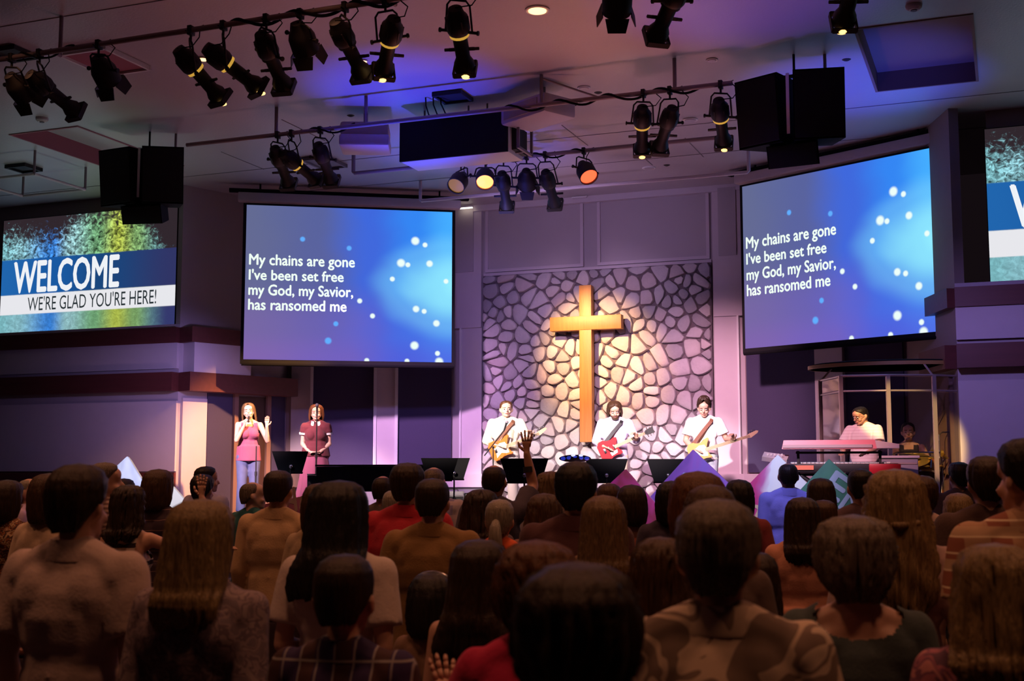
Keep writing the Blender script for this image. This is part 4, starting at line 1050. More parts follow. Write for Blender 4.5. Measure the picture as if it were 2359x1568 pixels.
# ---- keyboards
x, y = at(1935, 14.35)
t = thing('keyboard_rig', 'two stacked stage keyboards on a black stand, the lower one red', 'keyboard', (x, y, STAGE), TOCAM(x, y) - .04)
for s in (-1, 1): MB().cyl((-.42 * s, -.12, .02), (.42 * s, -.12, .60), .018).cyl((-.42 * s, .16, .02), (.42 * s, .16, .60), .018).build('stand_leg', M['black'], t)
MB().box((0, 0, .61), (.9, .06, .03)).box((-.45, 0, .75), (.03, .03, .26)).box((.45, 0, .75), (.03, .03, .26)).box((0, 0, .86), (.95, .05, .025)).build('stand_tier', M['black'], t)
MB().box((.04, 0, .685), (1.22, .34, .10), bev=.012).build('lower_keyboard', M['black'], t)
MB().box((.50, -.175, .675), (.34, .03, .11), bev=.01).build('red_end_panel', M['keys_red'], t)
MB().box((-.38, -.176, .69), (.22, .012, .05)).build('display_strip', mat('orange_panel', (.7, .22, .12), .5), t)
for i in range(24): MB().box((-.52 + i * .046, .10, .745), (.040, .13, .02)).build('white_key', M['ivory'], t, 0)
uk = MB().hull8([(-.62, -.16, .90), (.42, -.16, .90), (.42, .15, .90), (-.62, .15, .90), (-.60, -.13, 1.00), (.40, -.13, 1.00), (.40, .14, .97), (-.60, .14, .97)]).build('upper_keyboard', mat('pink_silver', (.60, .12, .16), .4), t, 0)
MB().hull8([(.42, -.155, .905), (.66, -.155, .905), (.66, .14, .905), (.42, .14, .905), (.40, -.13, .995), (.66, -.12, .95), (.66, .12, .94), (.40, .14, .965)]).build('end_cap', M['silver'], t, 0)
MB().box((-.12, -.163, .93), (.98, .012, .035)).build('silver_edge', M['silver'], t, 0)
MB().box((-.70, -.1, .80), (.28, .2, .05), rot=Euler((.3, .15, 0))).build('small_mixer', M['silver'], t)
for k in range(5): MB().cyl((-.78 + k * .04, -.14, .83), (-.78 + k * .04, -.145, .845), .010, seg=8).build('mixer_knob', M['white'], t)
x, y = at(2074, 14.8)
t = thing('equipment_case', 'tall grey equipment case standing between the keyboards and the drums', 'case', (x, y, STAGE), TOCAM(x, y))
MB().box((0, 0, .40), (.42, .34, .80), bev=.01).build('case_body', M['grey'], t); MB().box((0, 0, .815), (.46, .38, .03), bev=.008).build('top', M['wall'], t)
MB().box((0, -.172, .74), (.40, .01, .02)).build('edge_strip', M['alu'], t)
# ---- drum shield
def plexi():
    m, n, b = nt('clear_acrylic')
    b.inputs['Base Color'].default_value = (.85, .82, .86, 1); b.inputs['Roughness'].default_value = .03
    b.inputs['Transmission Weight'].default_value = 1; b.inputs['IOR'].default_value = 1.1
    tr = N(n, 'ShaderNodeBsdfTransparent'); mx = N(n, 'ShaderNodeMixShader'); mx.inputs[0].default_value = .16
    gl = N(n, 'ShaderNodeBsdfGlossy'); gl.inputs['Roughness'].default_value = .06; gl.inputs['Color'].default_value = (.6, .55, .6, 1)
    tr.inputs[0].default_value = (.86, .84, .86, 1)
    n.links.new(tr.outputs[0], mx.inputs[1]); n.links.new(gl.outputs[0], mx.inputs[2]); n.links.new(mx.outputs[0], n.nodes['Material Output'].inputs[0])
    return m
M['plexi'] = plexi()
DS = 15.35
t = thing('drum_shield', 'clear acrylic drum shield with metal frame and a round acoustic canopy', 'drum shield', (0, 0, STAGE))
posts = [(1889, DS + .75), (1937, DS), (2046, DS - .15), (2152, DS - .15), (2256, DS + .1)]
PP = []
for px, D in posts:
    a = dep(px, 900, D); PP.append(Vector((a.x, a.y)))
ztop = dep(2046, 866, DS).z - STAGE; zmid = dep(2046, 901, DS).z - STAGE
for i, p in enumerate(PP):
    MB().box((p.x, p.y, ztop / 2), (.045, .045, ztop), rot=Euler((0, 0, YAW))).build('post', M['alu'], t, 0)
for a, b in zip(PP, PP[1:]):
    for zz, r in ((ztop, .014), (zmid, .012), (.04, .02)): MB().cyl((a.x, a.y, zz), (b.x, b.y, zz), r, seg=8).build('rail', M['alu'], t)
    d = (b - a).normalized(); n2 = Vector((-d.y, d.x)) * .004; a1 = a + d * .03; b1_ = b - d * .03
    for z0, z1 in ((.07, zmid - .02), (zmid + .02, ztop - .02)):
        MB().hull8([(a1.x, a1.y, z0), (b1_.x, b1_.y, z0), (b1_.x + n2.x, b1_.y + n2.y, z0), (a1.x + n2.x, a1.y + n2.y, z0), (a1.x, a1.y, z1), (b1_.x, b1_.y, z1), (b1_.x + n2.x, b1_.y + n2.y, z1), (a1.x + n2.x, a1.y + n2.y, z1)]).build('acrylic_pane', M['plexi'], t, 0)
cc = (PP[0] + PP[3]) / 2 + Vector((.1, .35)); zc = dep(2046, 845, DS + .4).z - STAGE
MB().lathe([(.02, 0), (.80, 0), (.86, .02), (.86, .06), (.80, .07), (.02, .07)], (cc.x, cc.y, zc), 40, sx=1.08, sy=.62).build('acoustic_canopy', M['blackm'], t)
MB().lathe([(.87, .0), (.90, .0), (.90, .045), (.87, .045), (.87, 0)], (cc.x, cc.y, zc), 40, sx=1.08, sy=.62).build('canopy_rim', mat('canopy_wood', (.38, .22, .07), .5), t)
for p in (PP[0], PP[3]): MB().cyl((p.x, p.y, ztop - .02), (p.x * .8 + cc.x * .2, p.y * .8 + cc.y * .2, zc + .02), .012).build('canopy_support', M['alu'], t)
for px, py0, py1 in ((2024, 905, 928), (2112, 905, 940)):
    a, b = dep(px - 4, py0, DS + .35), dep(px + 4, py1, DS + .35)
# ---- drum kit
dx, dy = at(2110, 15.85)
t = thing('drum_kit', 'drum kit with gold cymbals behind the clear shield', 'drums', (dx, dy, STAGE), TOCAM(dx, dy))
def drum(c, r, h, ax, name, head='skinhead'):
    g = MB(); q = Vector(ax).to_track_quat('Z', 'Y').to_matrix().to_4x4(); mt = Matrix.Translation(c) @ q
    g.lathe([(r * .9, -h / 2), (r, -h / 2), (r, h / 2), (r * .9, h / 2)], seg=28, mtx=mt); o = g.build(name, M['drum'], t)
    g = MB()
    for s in (-1, 1): g.lathe([(r * 1.0, s * h / 2 - .012), (r * 1.04, s * h / 2 - .012), (r * 1.04, s * h / 2 + .012), (r * 1.0, s * h / 2 + .012), (r, s * h / 2 - .012)], seg=28, mtx=mt)
    g.build('hoop', M['chrome'], o)
    MB().lathe([(.005, h / 2 + .004), (r * .98, h / 2 + .004), (r * .98, h / 2 - .004), (.005, h / 2 - .004)], seg=28, mtx=mt).build('drum_head', M[head], o)
    g = MB()
    for k in range(6):
        a = k * math.pi / 3; p0 = mt @ Vector((r * 1.03 * math.cos(a), r * 1.03 * math.sin(a), -h * .3)); p1 = mt @ Vector((r * 1.03 * math.cos(a), r * 1.03 * math.sin(a), h * .3)); g.cyl(p0, p1, .008, seg=6)
    g.build('lugs', M['chrome'], o)
drum((0, -.05, .28), .28, .38, (0, -1, 0), 'bass_drum')
drum((-.18, -.02, .70), .13, .17, (-.1, .35, 1), 'rack_tom'); drum((.16, -.02, .70), .14, .18, (.1, .35, 1), 'rack_tom'); drum((.50, .15, .40), .19, .34, (.1, .1, 1), 'floor_tom'); drum((-.42, .22, .56), .17, .14, (0, .1, 1), 'snare_drum')
def cym(c, r, tilt, h, name='cymbal'):
    mt = Matrix.Translation(c) @ Matrix.Rotation(tilt[0], 4, 'X') @ Matrix.Rotation(tilt[1], 4, 'Y')
    o = MB().lathe([(.004, .035), (.03, .03), (.045, .012), (r * .6, .004), (r, -.012), (r, -.015), (r * .6, 0), (.045, .006), (.004, .028)], seg=36, mtx=mt).build(name, M['brass'], t)
    s = MB().cyl((c[0], c[1], .35), (c[0], c[1], c[2] - .01), .010).build('cymbal_stand', M['chrome'], t)
    for k in range(3):
        a = k * 2.094; MB().cyl((c[0], c[1], .38), (c[0] + .2 * math.cos(a), c[1] + .2 * math.sin(a), .01), .009, seg=6).build('stand_foot', M['chrome'], s)
cym((-.50, -.05, .84), .19, (.12, .1), 0); cym((-.50, -.05, .80), .19, (.10, .1), 0, 'hi_hat'); cym((.02, -.30, .80), .17, (.5, -.1), 0); cym((.62, -.10, 1.02), .24, (.2, -.95), 0); cym((.34, .05, .88), .16, (.25, .2), 0)
for k in range(7):
    a, r_ = k * .9, .05 + .03 * (k % 3)
    MB().lathe([(.006, 0), (.035, .004), (.04, .012), (.012, .03), (.006, .03)], (.03 + .055 * k, -.36 + .02 * (k % 2), .80 - .05 * (k % 3)), 14).build('bell_cymbal', M['brass'], t)
MB().tube([(-.26, -.34, .40), (-.26, -.34, .86), (-.20, -.34, .88), (.30, -.34, .88)], .012).build('rack_bar', M['chrome'], t)
MB().tube([(.30, -.2, .75), (.30, -.2, 1.10), (.34, -.2, 1.13), (.78, -.2, 1.13)], .009).build('rack_frame', M['chrome'], t)
MB().box((.56, -.2, 1.02), (.03, .02, .02)).build('status_light', M['led'], t)
x, y = at(2098, 16.45)
t = thing('drum_stool', 'round black stool of the drummer', 'stool', (x, y + .02, STAGE))
MB().lathe([(.02, .43), (.15, .43), (.16, .46), (.15, .50), (.02, .50)], seg=24).build('seat', M['black'], t)
MB().cyl((0, 0, .12), (0, 0, .43), .02).build('pole', M['chrome'], t)
for k in range(3): MB().cyl((0, 0, .28), (.2 * math.cos(k * 2.09), .2 * math.sin(k * 2.09), .01), .011).build('leg', M['chrome'], t)
x, y = at(1500, 18.6)
# ================================================================ PEOPLE
# unit figure: 1.75 m, facing +Y, feet at z=0
def remesh(g, vox, smooth=4, fn=None):
    """grow one continuous skin over the rough limbs"""
    me = bpy.data.meshes.new('tmp'); g.b.to_mesh(me); g.b.free()
    o = bpy.data.objects.new('tmp', me); COL.objects.link(o)
    r = o.modifiers.new('r', 'REMESH'); r.mode = 'VOXEL'; r.voxel_size = vox; r.use_smooth_shade = True
    s = o.modifiers.new('s', 'SMOOTH'); s.factor = .5; s.iterations = smooth
    dg = bpy.context.evaluated_depsgraph_get(); dg.update()
    out = bpy.data.meshes.new_from_object(o.evaluated_get(dg))
    bpy.data.objects.remove(o); bpy.data.meshes.remove(me)
    if fn:
        for v, nrm in zip(out.vertices, [x.normal.copy() for x in out.vertices]): v.co = fn(v.co, nrm)
    for p in out.polygons: p.use_smooth = True
    return out
ARMS = dict(
    down=((.235, -.03, 1.14), (.235, .06, .90), (0, .1, -1)),
    front=((.225, -.05, 1.15), (.09, .20, 1.07), (-.6, .6, .2)),
    clasp=((.225, -.03, 1.13), (.05, .21, .98), (-1, .2, -.1)),
    up=((.30, .10, 1.52), (.30, .16, 1.78), (0, 0, 1)),
    reach=((.36, .10, 1.36), (.62, .12, 1.36), (1, 0, 0)),
)
def figure(spec):
    """rough limbs of a standing figure"""
    f = spec.get('f'); J = {}
    sw = .172 if f else .192; J['sw'] = sw
    J['hd'] = spec.get('hd', 1.0)
    J['arms'] = []
    for s, a in ((-1, spec.get('L', 'down')), (1, spec.get('R', 'down'))):
        e, w_, d = ARMS[a] if isinstance(a, str) else a
        k = 1 if (isinstance(a, str)) else None
        sh = Vector((s * sw, 0, 1.425))
        if k: e, w_, d = Vector((e[0] * s * (sw / .192), e[1], e[2])), Vector((w_[0] * s * (sw / .192), w_[1], w_[2])), Vector((d[0] * s, d[1], d[2]))
        else: e, w_, d = Vector(e), Vector(w_), Vector(d)
        # keep bone lengths human
        e = sh + (e - sh).normalized() * .285; w_ = e + (w_ - e).normalized() * .245
        J['arms'].append((s, sh, e, w_, d.normalized()))
    return J
def head_mtx(spec):
    p, y, r = spec.get('head', (0, 0, 0)); hd = spec.get('hd', 1.0); hx = spec.get('hxy', 1.06) * hd
    return Matrix.Translation((0, -.005, 1.50)) @ Matrix.Rotation(y, 4, 'Z') @ Matrix.Rotation(p, 4, 'X') @ Matrix.Rotation(r, 4, 'Y') @ Matrix.Diagonal((hx, hx, hd, 1)) @ Matrix.Translation((0, .005, -1.50))
def hand_prims(w_, d, s, pose='relax'):
    """palm, four bent fingers, thumb"""
    up = Vector((0, 0, 1)); side = d.cross(up)
    if side.length < .2: side = Vector((1, 0, 0))
    side.normalize(); nrm = side.cross(d).normalized()
    if pose == 'open': pass
    g = MB(); pc = w_ + d * .05
    pal = []
    sp = .018
    tips = []
    for i, (o_, ln) in enumerate(((-1.5, .066), (-.5, .078), (.5, .073), (1.5, .058))):
        if pose == 'open': fd = (d + side * o_ * .16).normalized(); bend = -.1
        elif pose == 'grip': fd = (d * .3 - nrm * .9).normalized(); bend = -1.4
        else: fd = d; bend = -.45
        b = w_ + d * .088 + side * o_ * sp
        pts = [w_ + d * .055 + side * o_ * sp * .8, b]
        cur = fd; q = b
        for j, fr in enumerate((.45, .32, .23)):
            q = q + cur * ln * fr; pts.append(q.copy()); cur = (cur + nrm * bend * .5).normalized()
        g.chain(pts, [.0095, .0092, .0085, .0078, .0068], 6)
    ts = side * (-1.9 * sp) * 1
    b = w_ + d * .03 + ts * .8; e = b + (d * .6 + ts.normalized() * .75).normalized() * .035; g.chain([w_ + d * .02 + ts * .3, b, e, e + (d + ts.normalized() * .3).normalized() * .028], [.013, .0125, .0105, .008], 6)
    return g, (pc, side, nrm)
def torso(g, J, f, inf, girth=1.0, top=True, low=.90):
    sw = J['sw']
    if f:
        g.sph((0, -.012, .955), (.172 * girth + inf, .118 * girth + inf, .13 + inf)); g.sph((0, .0, 1.10), (.138 * girth + inf, .10 * girth + inf, .16 + inf))
        g.sph((0, -.005, 1.28), (.152 * girth + inf, .108 * girth + inf, .17 + inf))
        for s in (-1, 1): g.sph((s * .07, .085, 1.28), (.062 + inf, .055 + inf, .062 + inf))
    else:
        g.sph((0, -.005, .955), (.160 * girth + inf, .115 * girth + inf, .13 + inf)); g.sph((0, .008, 1.10), (.152 * girth + inf, .118 * girth + inf, .17 + inf))
        g.sph((0, -.002, 1.28), (.178 * girth + inf, .122 * girth + inf, .19 + inf))
    g.sph((0, -.048 - inf * .6, 1.415), (.085, .042, .085))
    g.cap((-sw + .035, -.008, 1.405), (sw - .035, -.008, 1.405), .062 + inf)
    for s in (-1, 1): g.cap((s * .035, -.015, 1.475), (s * (sw - .03), -.012, 1.415), .048 + inf * .9, .052 + inf * .9); g.sph((s * .085, -.055, 1.34), (.075 + inf, .055 + inf, .10 + inf))
def body_mesh(spec, vox):
    f = spec.get('f'); J = figure(spec); g = MB(); gir = spec.get('girth', 1.0)
    torso(g, J, f, 0, gir)
    for s in (-1, 1):
        g.cap((s * .088, 0, .93), (s * .095, .012, .50), .090 if f else .088, .058, 12); g.cap((s * .095, .012, .50), (s * .10, -.02, .30), .058, .054); g.cap((s * .10, -.02, .30), (s * .105, -.012, .08), .054, .036)
        g.cap((s * .107, -.02, .045), (s * .118, .15, .03), .036, .026)
    hands = []
    for s, sh, e, w_, d in J['arms']:
        k = .88 if f else 1.0
        g.cap(sh, e, .052 * k, .040 * k); g.cap(e, e + (w_ - e) * .35, .040 * k, .041 * k); g.cap(e + (w_ - e) * .35, w_, .041 * k, .027 * k)
        hp = spec.get('hands', 'relax')
        if not isinstance(hp, str): hp = hp[0 if s < 0 else 1]
        hg, (pc, side, nrm) = hand_prims(w_, d, s, hp)
        for o_ in (-.9, -.3, .3, .9): g.cap(w_ + d * .01 + side * o_ * .012, w_ + d * .085 + side * o_ * .026, .014, .012, 8)
        hands.append(hg)
    g.cap((0, -.022, 1.40), (0, .0, 1.57), .060 if not f else .052, .056 if not f else .048)
    HM = head_mtx(spec); hg = MB()
    hg.sph((0, -.008, 1.660), (.074, .094, .092), 20); hg.sph((0, .030, 1.595), (.058, .066, .072), 16); hg.sph((0, .075, 1.538), (.028, .024, .022), 12)
    hg.sph((0, .040, 1.68), (.066, .060, .055), 14)
    hg.cap((0, .092, 1.640), (0, .116, 1.603), .009, .0145, 10); hg.cap((-.038, .080, 1.655), (.038, .080, 1.655), .013, .013, 10)
    for s in (-1, 1):
        hg.sph((s * .036, .070, 1.592), (.024, .024, .022), 12); hg.sph((s * .081, -.008, 1.622), (.011, .021, .034), 12, rot=Euler((.2, 0, s * .25)))
        hg.cap((s * .045, .0, 1.60), (s * .02, .06, 1.545), .028, .024, 10)
    hg.sph((0, .094, 1.570), (.025, .012, .007), 10); hg.sph((0, .092, 1.560), (.021, .013, .007), 10)
    bmesh.ops.transform(hg.b, matrix=HM, verts=hg.b.verts)
    tmp = bpy.data.meshes.new('t'); hg.b.to_mesh(tmp); hg.b.free(); g.b.from_mesh(tmp); bpy.data.meshes.remove(tmp)
    me = remesh(g, vox, 3)
    # fingers grow out of the palms
    b = bmesh.new(); b.from_mesh(me)
    for hg in hands:
        for v in hg.b.verts: pass
        t_ = bpy.data.meshes.new('t'); hg.b.to_mesh(t_); hg.b.free(); b.from_mesh(t_); bpy.data.meshes.remove(t_)
    for f_ in b.faces: f_.smooth = True
    b.to_mesh(me); b.free(); me.name = 'body'
    me.materials.clear(); me.materials.append(M['skins'][0])
    return me
def fold(amp, seed):
    off = Vector((seed * 3.1, seed * 7.7, 0))
    def fn(co, nrm):
        p = Vector((co.x * 9, co.y * 9, co.z * 3.2)) + off
        n_ = noise.noise(p) * amp + noise.noise(p * 2.3 + Vector((0, 0, co.z * 4))) * amp * .5
        # sagging folds that run down from the shoulders to the waist
        k = max(0, min(1, (1.35 - co.z) / .4))
        n_ += math.sin(co.x * 38 + 3 * noise.noise(Vector((co.x * 4, co.z * 3, seed)))+ co.z * 6) * amp * .45 * k
        return co + nrm * n_
    return fn
def shirt_mesh(spec, vox, sleeve, low=.86, inf=.020, seed=1, amp=.0045):
    f = spec.get('f'); J = figure(spec); g = MB(); gir = spec.get('girth', 1.0)
    torso(g, J, f, inf, gir)
    wq = (.172 if f else .168) * gir + inf; g.cyl((0, 0, 1.10), (0, -.005, low), wq * .93, wq * 1.05, 24, sy=.72)
    for s, sh, e, w_, d in J['arms']:
        k = .88 if f else 1.0
        if sleeve == 'short': m = sh + (e - sh) * .72; g.sph(sh, .058 * k + inf * .6); g.cyl(sh, m, .056 * k + inf * .8, .056 * k + inf * 1.3, 16)
        elif sleeve == 'cap': m = sh + (e - sh) * .35; g.sph(sh, .056 * k + inf * .6); g.cyl(sh, m, .056 * k + inf * .8, .056 * k + inf, 16)
        elif sleeve == 'long':
            g.sph(sh, .056 * k + inf * .6); g.cap(sh, e, .055 * k + inf * .8, .043 * k + inf * .9); g.cyl(e, e + (w_ - e) * (.93 if not spec.get('rolled') else .45), .044 * k + inf * .9, (.030 if not spec.get('rolled') else .042) * k + inf * .8, 14)
    me = remesh(g, vox, 3, fold(amp, seed)); me.name = 'shirt'
    if sleeve == 'tank':
        b = bmesh.new(); b.from_mesh(me)
        bad = [v for v in b.verts if abs(v.co.x) > J['sw'] * .78 and v.co.z > 1.30 or (v.co.z > 1.40 and abs(v.co.x) < .06) or v.co.z > 1.462]
        bmesh.ops.delete(b, geom=bad, context='VERTS'); b.to_mesh(me); b.free()
    if spec.get('scoop'):
        b = bmesh.new(); b.from_mesh(me)
        bad = [v for v in b.verts if (v.co.x / .125) ** 2 + ((v.co.z - 1.475) / .072) ** 2 < 1]
        bmesh.ops.delete(b, geom=bad, context='VERTS'); b.to_mesh(me); b.free()
    me.materials.clear(); me.materials.append(M['black']); return me
def trousers_mesh(spec, vox):
    f = spec.get('f'); g = MB(); gir = spec.get('girth', 1.0); i = .014
    g.sph((0, -.008, .945), (.168 * gir + i, .118 * gir + i, .13))
    for s in (-1, 1): g.cap((s * .088, 0, .92), (s * .095, .012, .50), .092 + i, .064 + i); g.cyl((s * .095, .012, .50), (s * .105, -.015, .07), .064 + i, .058 + i, 16); g.sph((s * .095, .012, .5), .064 + i)
    me = remesh(g, vox, 3, fold(.004, 5)); me.name = 'trousers'; me.materials.clear(); me.materials.append(M['black']); return me
def skirt_mesh():
    g = MB(); n = 40; rings = []
    for z, rx, ry in ((1.05, .15, .115), (.98, .178, .135), (.85, .20, .155), (.6, .23, .19), (.35, .27, .23), (.12, .31, .27)):
        rings.append([g.b.verts.new(((rx + (1.05 - z) * .03 * math.sin(a * 9)) * math.cos(a), (ry + (1.05 - z) * .03 * math.sin(a * 9)) * math.sin(a), z)) for a in [2 * math.pi * j / n for j in range(n)]])
    g.loft(rings); return g.mesh('skirt', M['black'], 80)
def collar_mesh(spec):
    """folded collar band"""
    g = MB(); n = 28; rings = []
    for rx, ry, z in ((.066, .060, 1.465), (.068, .068, 1.520), (.075, .073, 1.527), (.104, .083, 1.468), (.106, .083, 1.458), (.097, .076, 1.456), (.078, .064, 1.500), (.072, .056, 1.462)):
        rg = []
        for j in range(n):
            a = math.pi / 2 + .28 + (2 * math.pi - .56) * j / (n - 1)
            fr = max(0, math.sin(a)); k = 1 + .16 * fr
            rg.append(g.b.verts.new((math.cos(a) * rx * k, math.sin(a) * ry * k - .014, z - .030 * fr)))
        rings.append(rg)
    for a, b in zip(rings, rings[1:] + rings[:1]):
        for j in range(n - 1): g.b.faces.new((a[j], a[j + 1], b[j + 1], b[j]))
    for j in (0, n - 1): g.b.faces.new([r[j] for r in rings])
    bmesh.ops.recalc_face_normals(g.b, faces=g.b.faces)
    return g.mesh('collar', M['black'], 60)
def shoe_mesh(s):
    g = MB().sph((s * .107, -.03, .045), (.045, .055, .045), 12); g.sph((s * .118, .12, .032), (.046, .085, .032), 12); g.cap((s * .107, -.03, .04), (s * .117, .10, .03), .043, .036)
    g.box((s * .113, .045, .010), (.085, .27, .02), bev=.006)
    return g.mesh('shoe', M['black'], 60)

# ---- hair: rings of a C-shaped shell, open at the face; z, half width, half depth, centre y, half angle covered
HR = {
 'short': dict(r=[(1.772, .012, .014, -.005, 180), (1.768, .040, .050, -.005, 180), (1.750, .068, .086, -.006, 180), (1.720, .084, .106, -.008, 155), (1.690, .090, .112, -.010, 128), (1.655, .0905, .112, -.010, 112), (1.62, .085, .107, -.012, 84), (1.59, .078, .097, -.012, 66), (1.568, .070, .086, -.014, 54), (1.552, .062, .076, -.016, 44)], n=.0045),
 'crew': dict(r=[(1.764, .012, .014, -.005, 180), (1.760, .040, .048, -.005, 180), (1.742, .066, .082, -.006, 180), (1.715, .080, .100, -.008, 152), (1.685, .084, .105, -.009, 124), (1.65, .085, .105, -.009, 106), (1.62, .081, .100, -.010, 82), (1.59, .074, .091, -.012, 64), (1.568, .066, .080, -.014, 50)], n=.002),
 'bald': dict(r=[(1.738, .040, .054, -.009, 116), (1.728, .056, .073, -.009, 116), (1.712, .068, .088, -.009, 115), (1.69, .0765, .098, -.010, 112), (1.66, .0815, .103, -.010, 104), (1.62, .081, .101, -.010, 88), (1.59, .074, .092, -.012, 68), (1.565, .066, .080, -.014, 52)], n=.002),
 'bob': dict(r=[(1.778, .014, .016, -.005, 180), (1.772, .048, .056, -.006, 180), (1.752, .078, .094, -.008, 180), (1.715, .096, .116, -.010, 150), (1.67, .104, .124, -.014, 128), (1.62, .108, .126, -.016, 120), (1.57, .108, .122, -.018, 114), (1.52, .102, .110, -.022, 104), (1.485, .086, .09, -.03, 92)], n=.006),
 'curly': dict(r=[(1.790, .016, .018, -.005, 180), (1.782, .055, .062, -.006, 180), (1.760, .088, .102, -.008, 180), (1.720, .106, .124, -.010, 150), (1.67, .113, .130, -.012, 126), (1.62, .112, .128, -.014, 112), (1.57, .100, .114, -.018, 96), (1.535, .080, .092, -.022, 74), (1.515, .066, .078, -.026, 60)], n=.013),
 'long': dict(r=[(1.776, .014, .016, -.005, 180), (1.770, .046, .054, -.006, 180), (1.750, .074, .092, -.008, 180), (1.715, .092, .114, -.010, 150), (1.66, .099, .120, -.014, 124), (1.60, .103, .122, -.020, 116), (1.54, .106, .120, -.030, 108), (1.48, .110, .112, -.045, 100), (1.42, .116, .100, -.072, 94), (1.34, .122, .088, -.090, 88), (1.26, .120, .072, -.092, 84), (1.20, .100, .055, -.094, 78)], n=.007),
 'vlong': dict(r=[(1.778, .014, .016, -.005, 180), (1.772, .050, .056, -.006, 180), (1.752, .080, .094, -.008, 180), (1.715, .100, .118, -.010, 150), (1.66, .108, .124, -.014, 126), (1.60, .112, .126, -.020, 118), (1.52, .118, .122, -.036, 110), (1.44, .130, .106, -.070, 102), (1.34, .148, .092, -.092, 96), (1.22, .166, .086, -.096, 92), (1.10, .176, .080, -.096, 88), (1.03, .170, .072, -.098, 82)], n=.007),
 'wavy': dict(r=[(1.778, .014, .016, -.005, 180), (1.772, .048, .056, -.006, 180), (1.752, .078, .094, -.008, 180), (1.715, .098, .118, -.010, 150), (1.66, .106, .124, -.014, 126), (1.60, .112, .124, -.020, 120), (1.54, .120, .122, -.030, 114), (1.48, .126, .114, -.045, 106), (1.42, .132, .102, -.070, 100), (1.35, .134, .092, -.088, 94), (1.28, .124, .082, -.094, 86), (1.24, .104, .07, -.098, 78)], n=.014),
 'pulled': dict(r=[(1.768, .012, .014, -.005, 180), (1.763, .040, .050, -.005, 180), (1.745, .066, .084, -.006, 180), (1.715, .081, .102, -.008, 152), (1.685, .086, .107, -.009, 126), (1.65, .0865, .107, -.009, 110), (1.61, .082, .101, -.010, 98), (1.575, .070, .088, -.012, 84), (1.555, .058, .074, -.018, 70)], n=.003),
}
def hair_mesh(style, seed, spec):
    base = {'pony': 'pulled', 'bun': 'pulled', 'halfup': 'wavy', 'spiky': 'short'}.get(style, style)
    D = HR[base]; R_ = D['r']; amp = D['n'] * (2.3 if style == 'spiky' else 1); N_ = 64; g = MB(); rings = []; rr = random.Random(seed)
    if style == 'spiky': R_ = [((1.70 + (r[0] - 1.70) * 1.75) if r[0] > 1.70 else r[0], r[1] * 1.04, r[2], *r[3:]) for r in R_]
    # refine rings
    he = spec.get('hend') or {'long': 1.38, 'vlong': 1.34, 'wavy': 1.42, 'halfup': 1.24}.get(style)
    if he:
        zm = R_[-1][0]; R_ = [((1.5 - (1.5 - r[0]) * (1.5 - he) / (1.5 - zm)) if r[0] < 1.5 else r[0], *r[1:]) for r in R_]
    rows = []
    for a, b in zip(R_, R_[1:]):
        for k in range(3): t_ = k / 3; rows.append([x + (y - x) * t_ for x, y in zip(a, b)])
    rows.append(list(R_[-1]))
    long_ = R_[-1][0] < 1.45
    for q, (z, a, b, cy, A) in enumerate(rows):
        A = rad(A); fr = q / (len(rows) - 1); outer, inner = [], []
        zt_ = .11 * (spec.get('hd', 1))
        th = .05 if z < 1.5 else (.006 if base == 'bald' else .018)
        ki = max(.15, 1 - th / max(a, .03))
        for j in range(N_):
            an = -A + 2 * A * j / (N_ - 1)
            c_, s_ = math.sin(an), -math.cos(an)
            w_ = amp * min(1, q / 5) * (noise.noise(Vector((an * 6, z * 3.0, seed * 5.3))) * 1.5 + noise.noise(Vector((an * 19, z * (2 if long_ else 9), seed))) * .8 + noise.noise(Vector((c_ * 28, s_ * 28, z * (6 if base == 'curly' else 26 if base == 'short' else 4)))) * .7)
            dz = (noise.noise(Vector((an * 9, seed, 1))) * .05 if long_ else noise.noise(Vector((an * 14, seed, 1))) * .014) * max(0, fr - .82) / .18
            if base == 'wavy': w_ += .006 * math.sin(z * 45 + an * 5) * max(0, (1.66 - z)) * 3
            e = 1 - .10 * max(0, (abs(j - (N_ - 1) / 2) / ((N_ - 1) / 2)) - .85) / .15
            outer.append(g.b.verts.new((c_ * (a + w_) * e, cy + s_ * (b + w_) * e, z + dz)))
            inner.append(g.b.verts.new((c_ * a * ki * .985, cy + s_ * b * ki * .985, z + dz * .6 - (.004 if q == 0 else 0))))
        rings.append(outer + inner[::-1])
    n = len(rings[0])
    for r0, r1 in zip(rings, rings[1:]):
        for j in range(n):
            f = g.b.faces.new((r0[j], r0[(j + 1) % n], r1[(j + 1) % n], r1[j])); f.smooth = True
    for r0 in (rings[0], rings[-1]):
        for j in range(N_ - 1):
            f = g.b.faces.new((r0[j], r0[j + 1], r0[n - 2 - j], r0[n - 1 - j]))
    if base != 'bald':
        top = g.b.verts.new((0, rows[0][3], rows[0][0] + .003)); r0 = rings[0][:N_]
        for j in range(N_ - 1): g.b.faces.new((r0[j + 1], r0[j], top))
    if style == 'pony':
        g.tube([(0, -.10, 1.60), (0, -.135, 1.625), (0, -.155, 1.60), (0, -.150, 1.52), (.01, -.148, 1.42), (.015, -.16, 1.30), (.02, -.165, 1.24)], [.018, .024, .034, .042, .040, .028, .008], 14)
    if style == 'bun': g.sph((0, -.115, 1.70), (.05, .045, .05), 14)
    if style == 'halfup':
        g.tube([(-.108, -.02, 1.60), (-.06, -.13, 1.575), (0, -.150, 1.565), (.06, -.13, 1.575), (.108, -.02, 1.60)], [.014, .013, .016, .013, .014], 8)
    # only the part above the shoulders turns with the head
    HM = head_mtx(spec); 
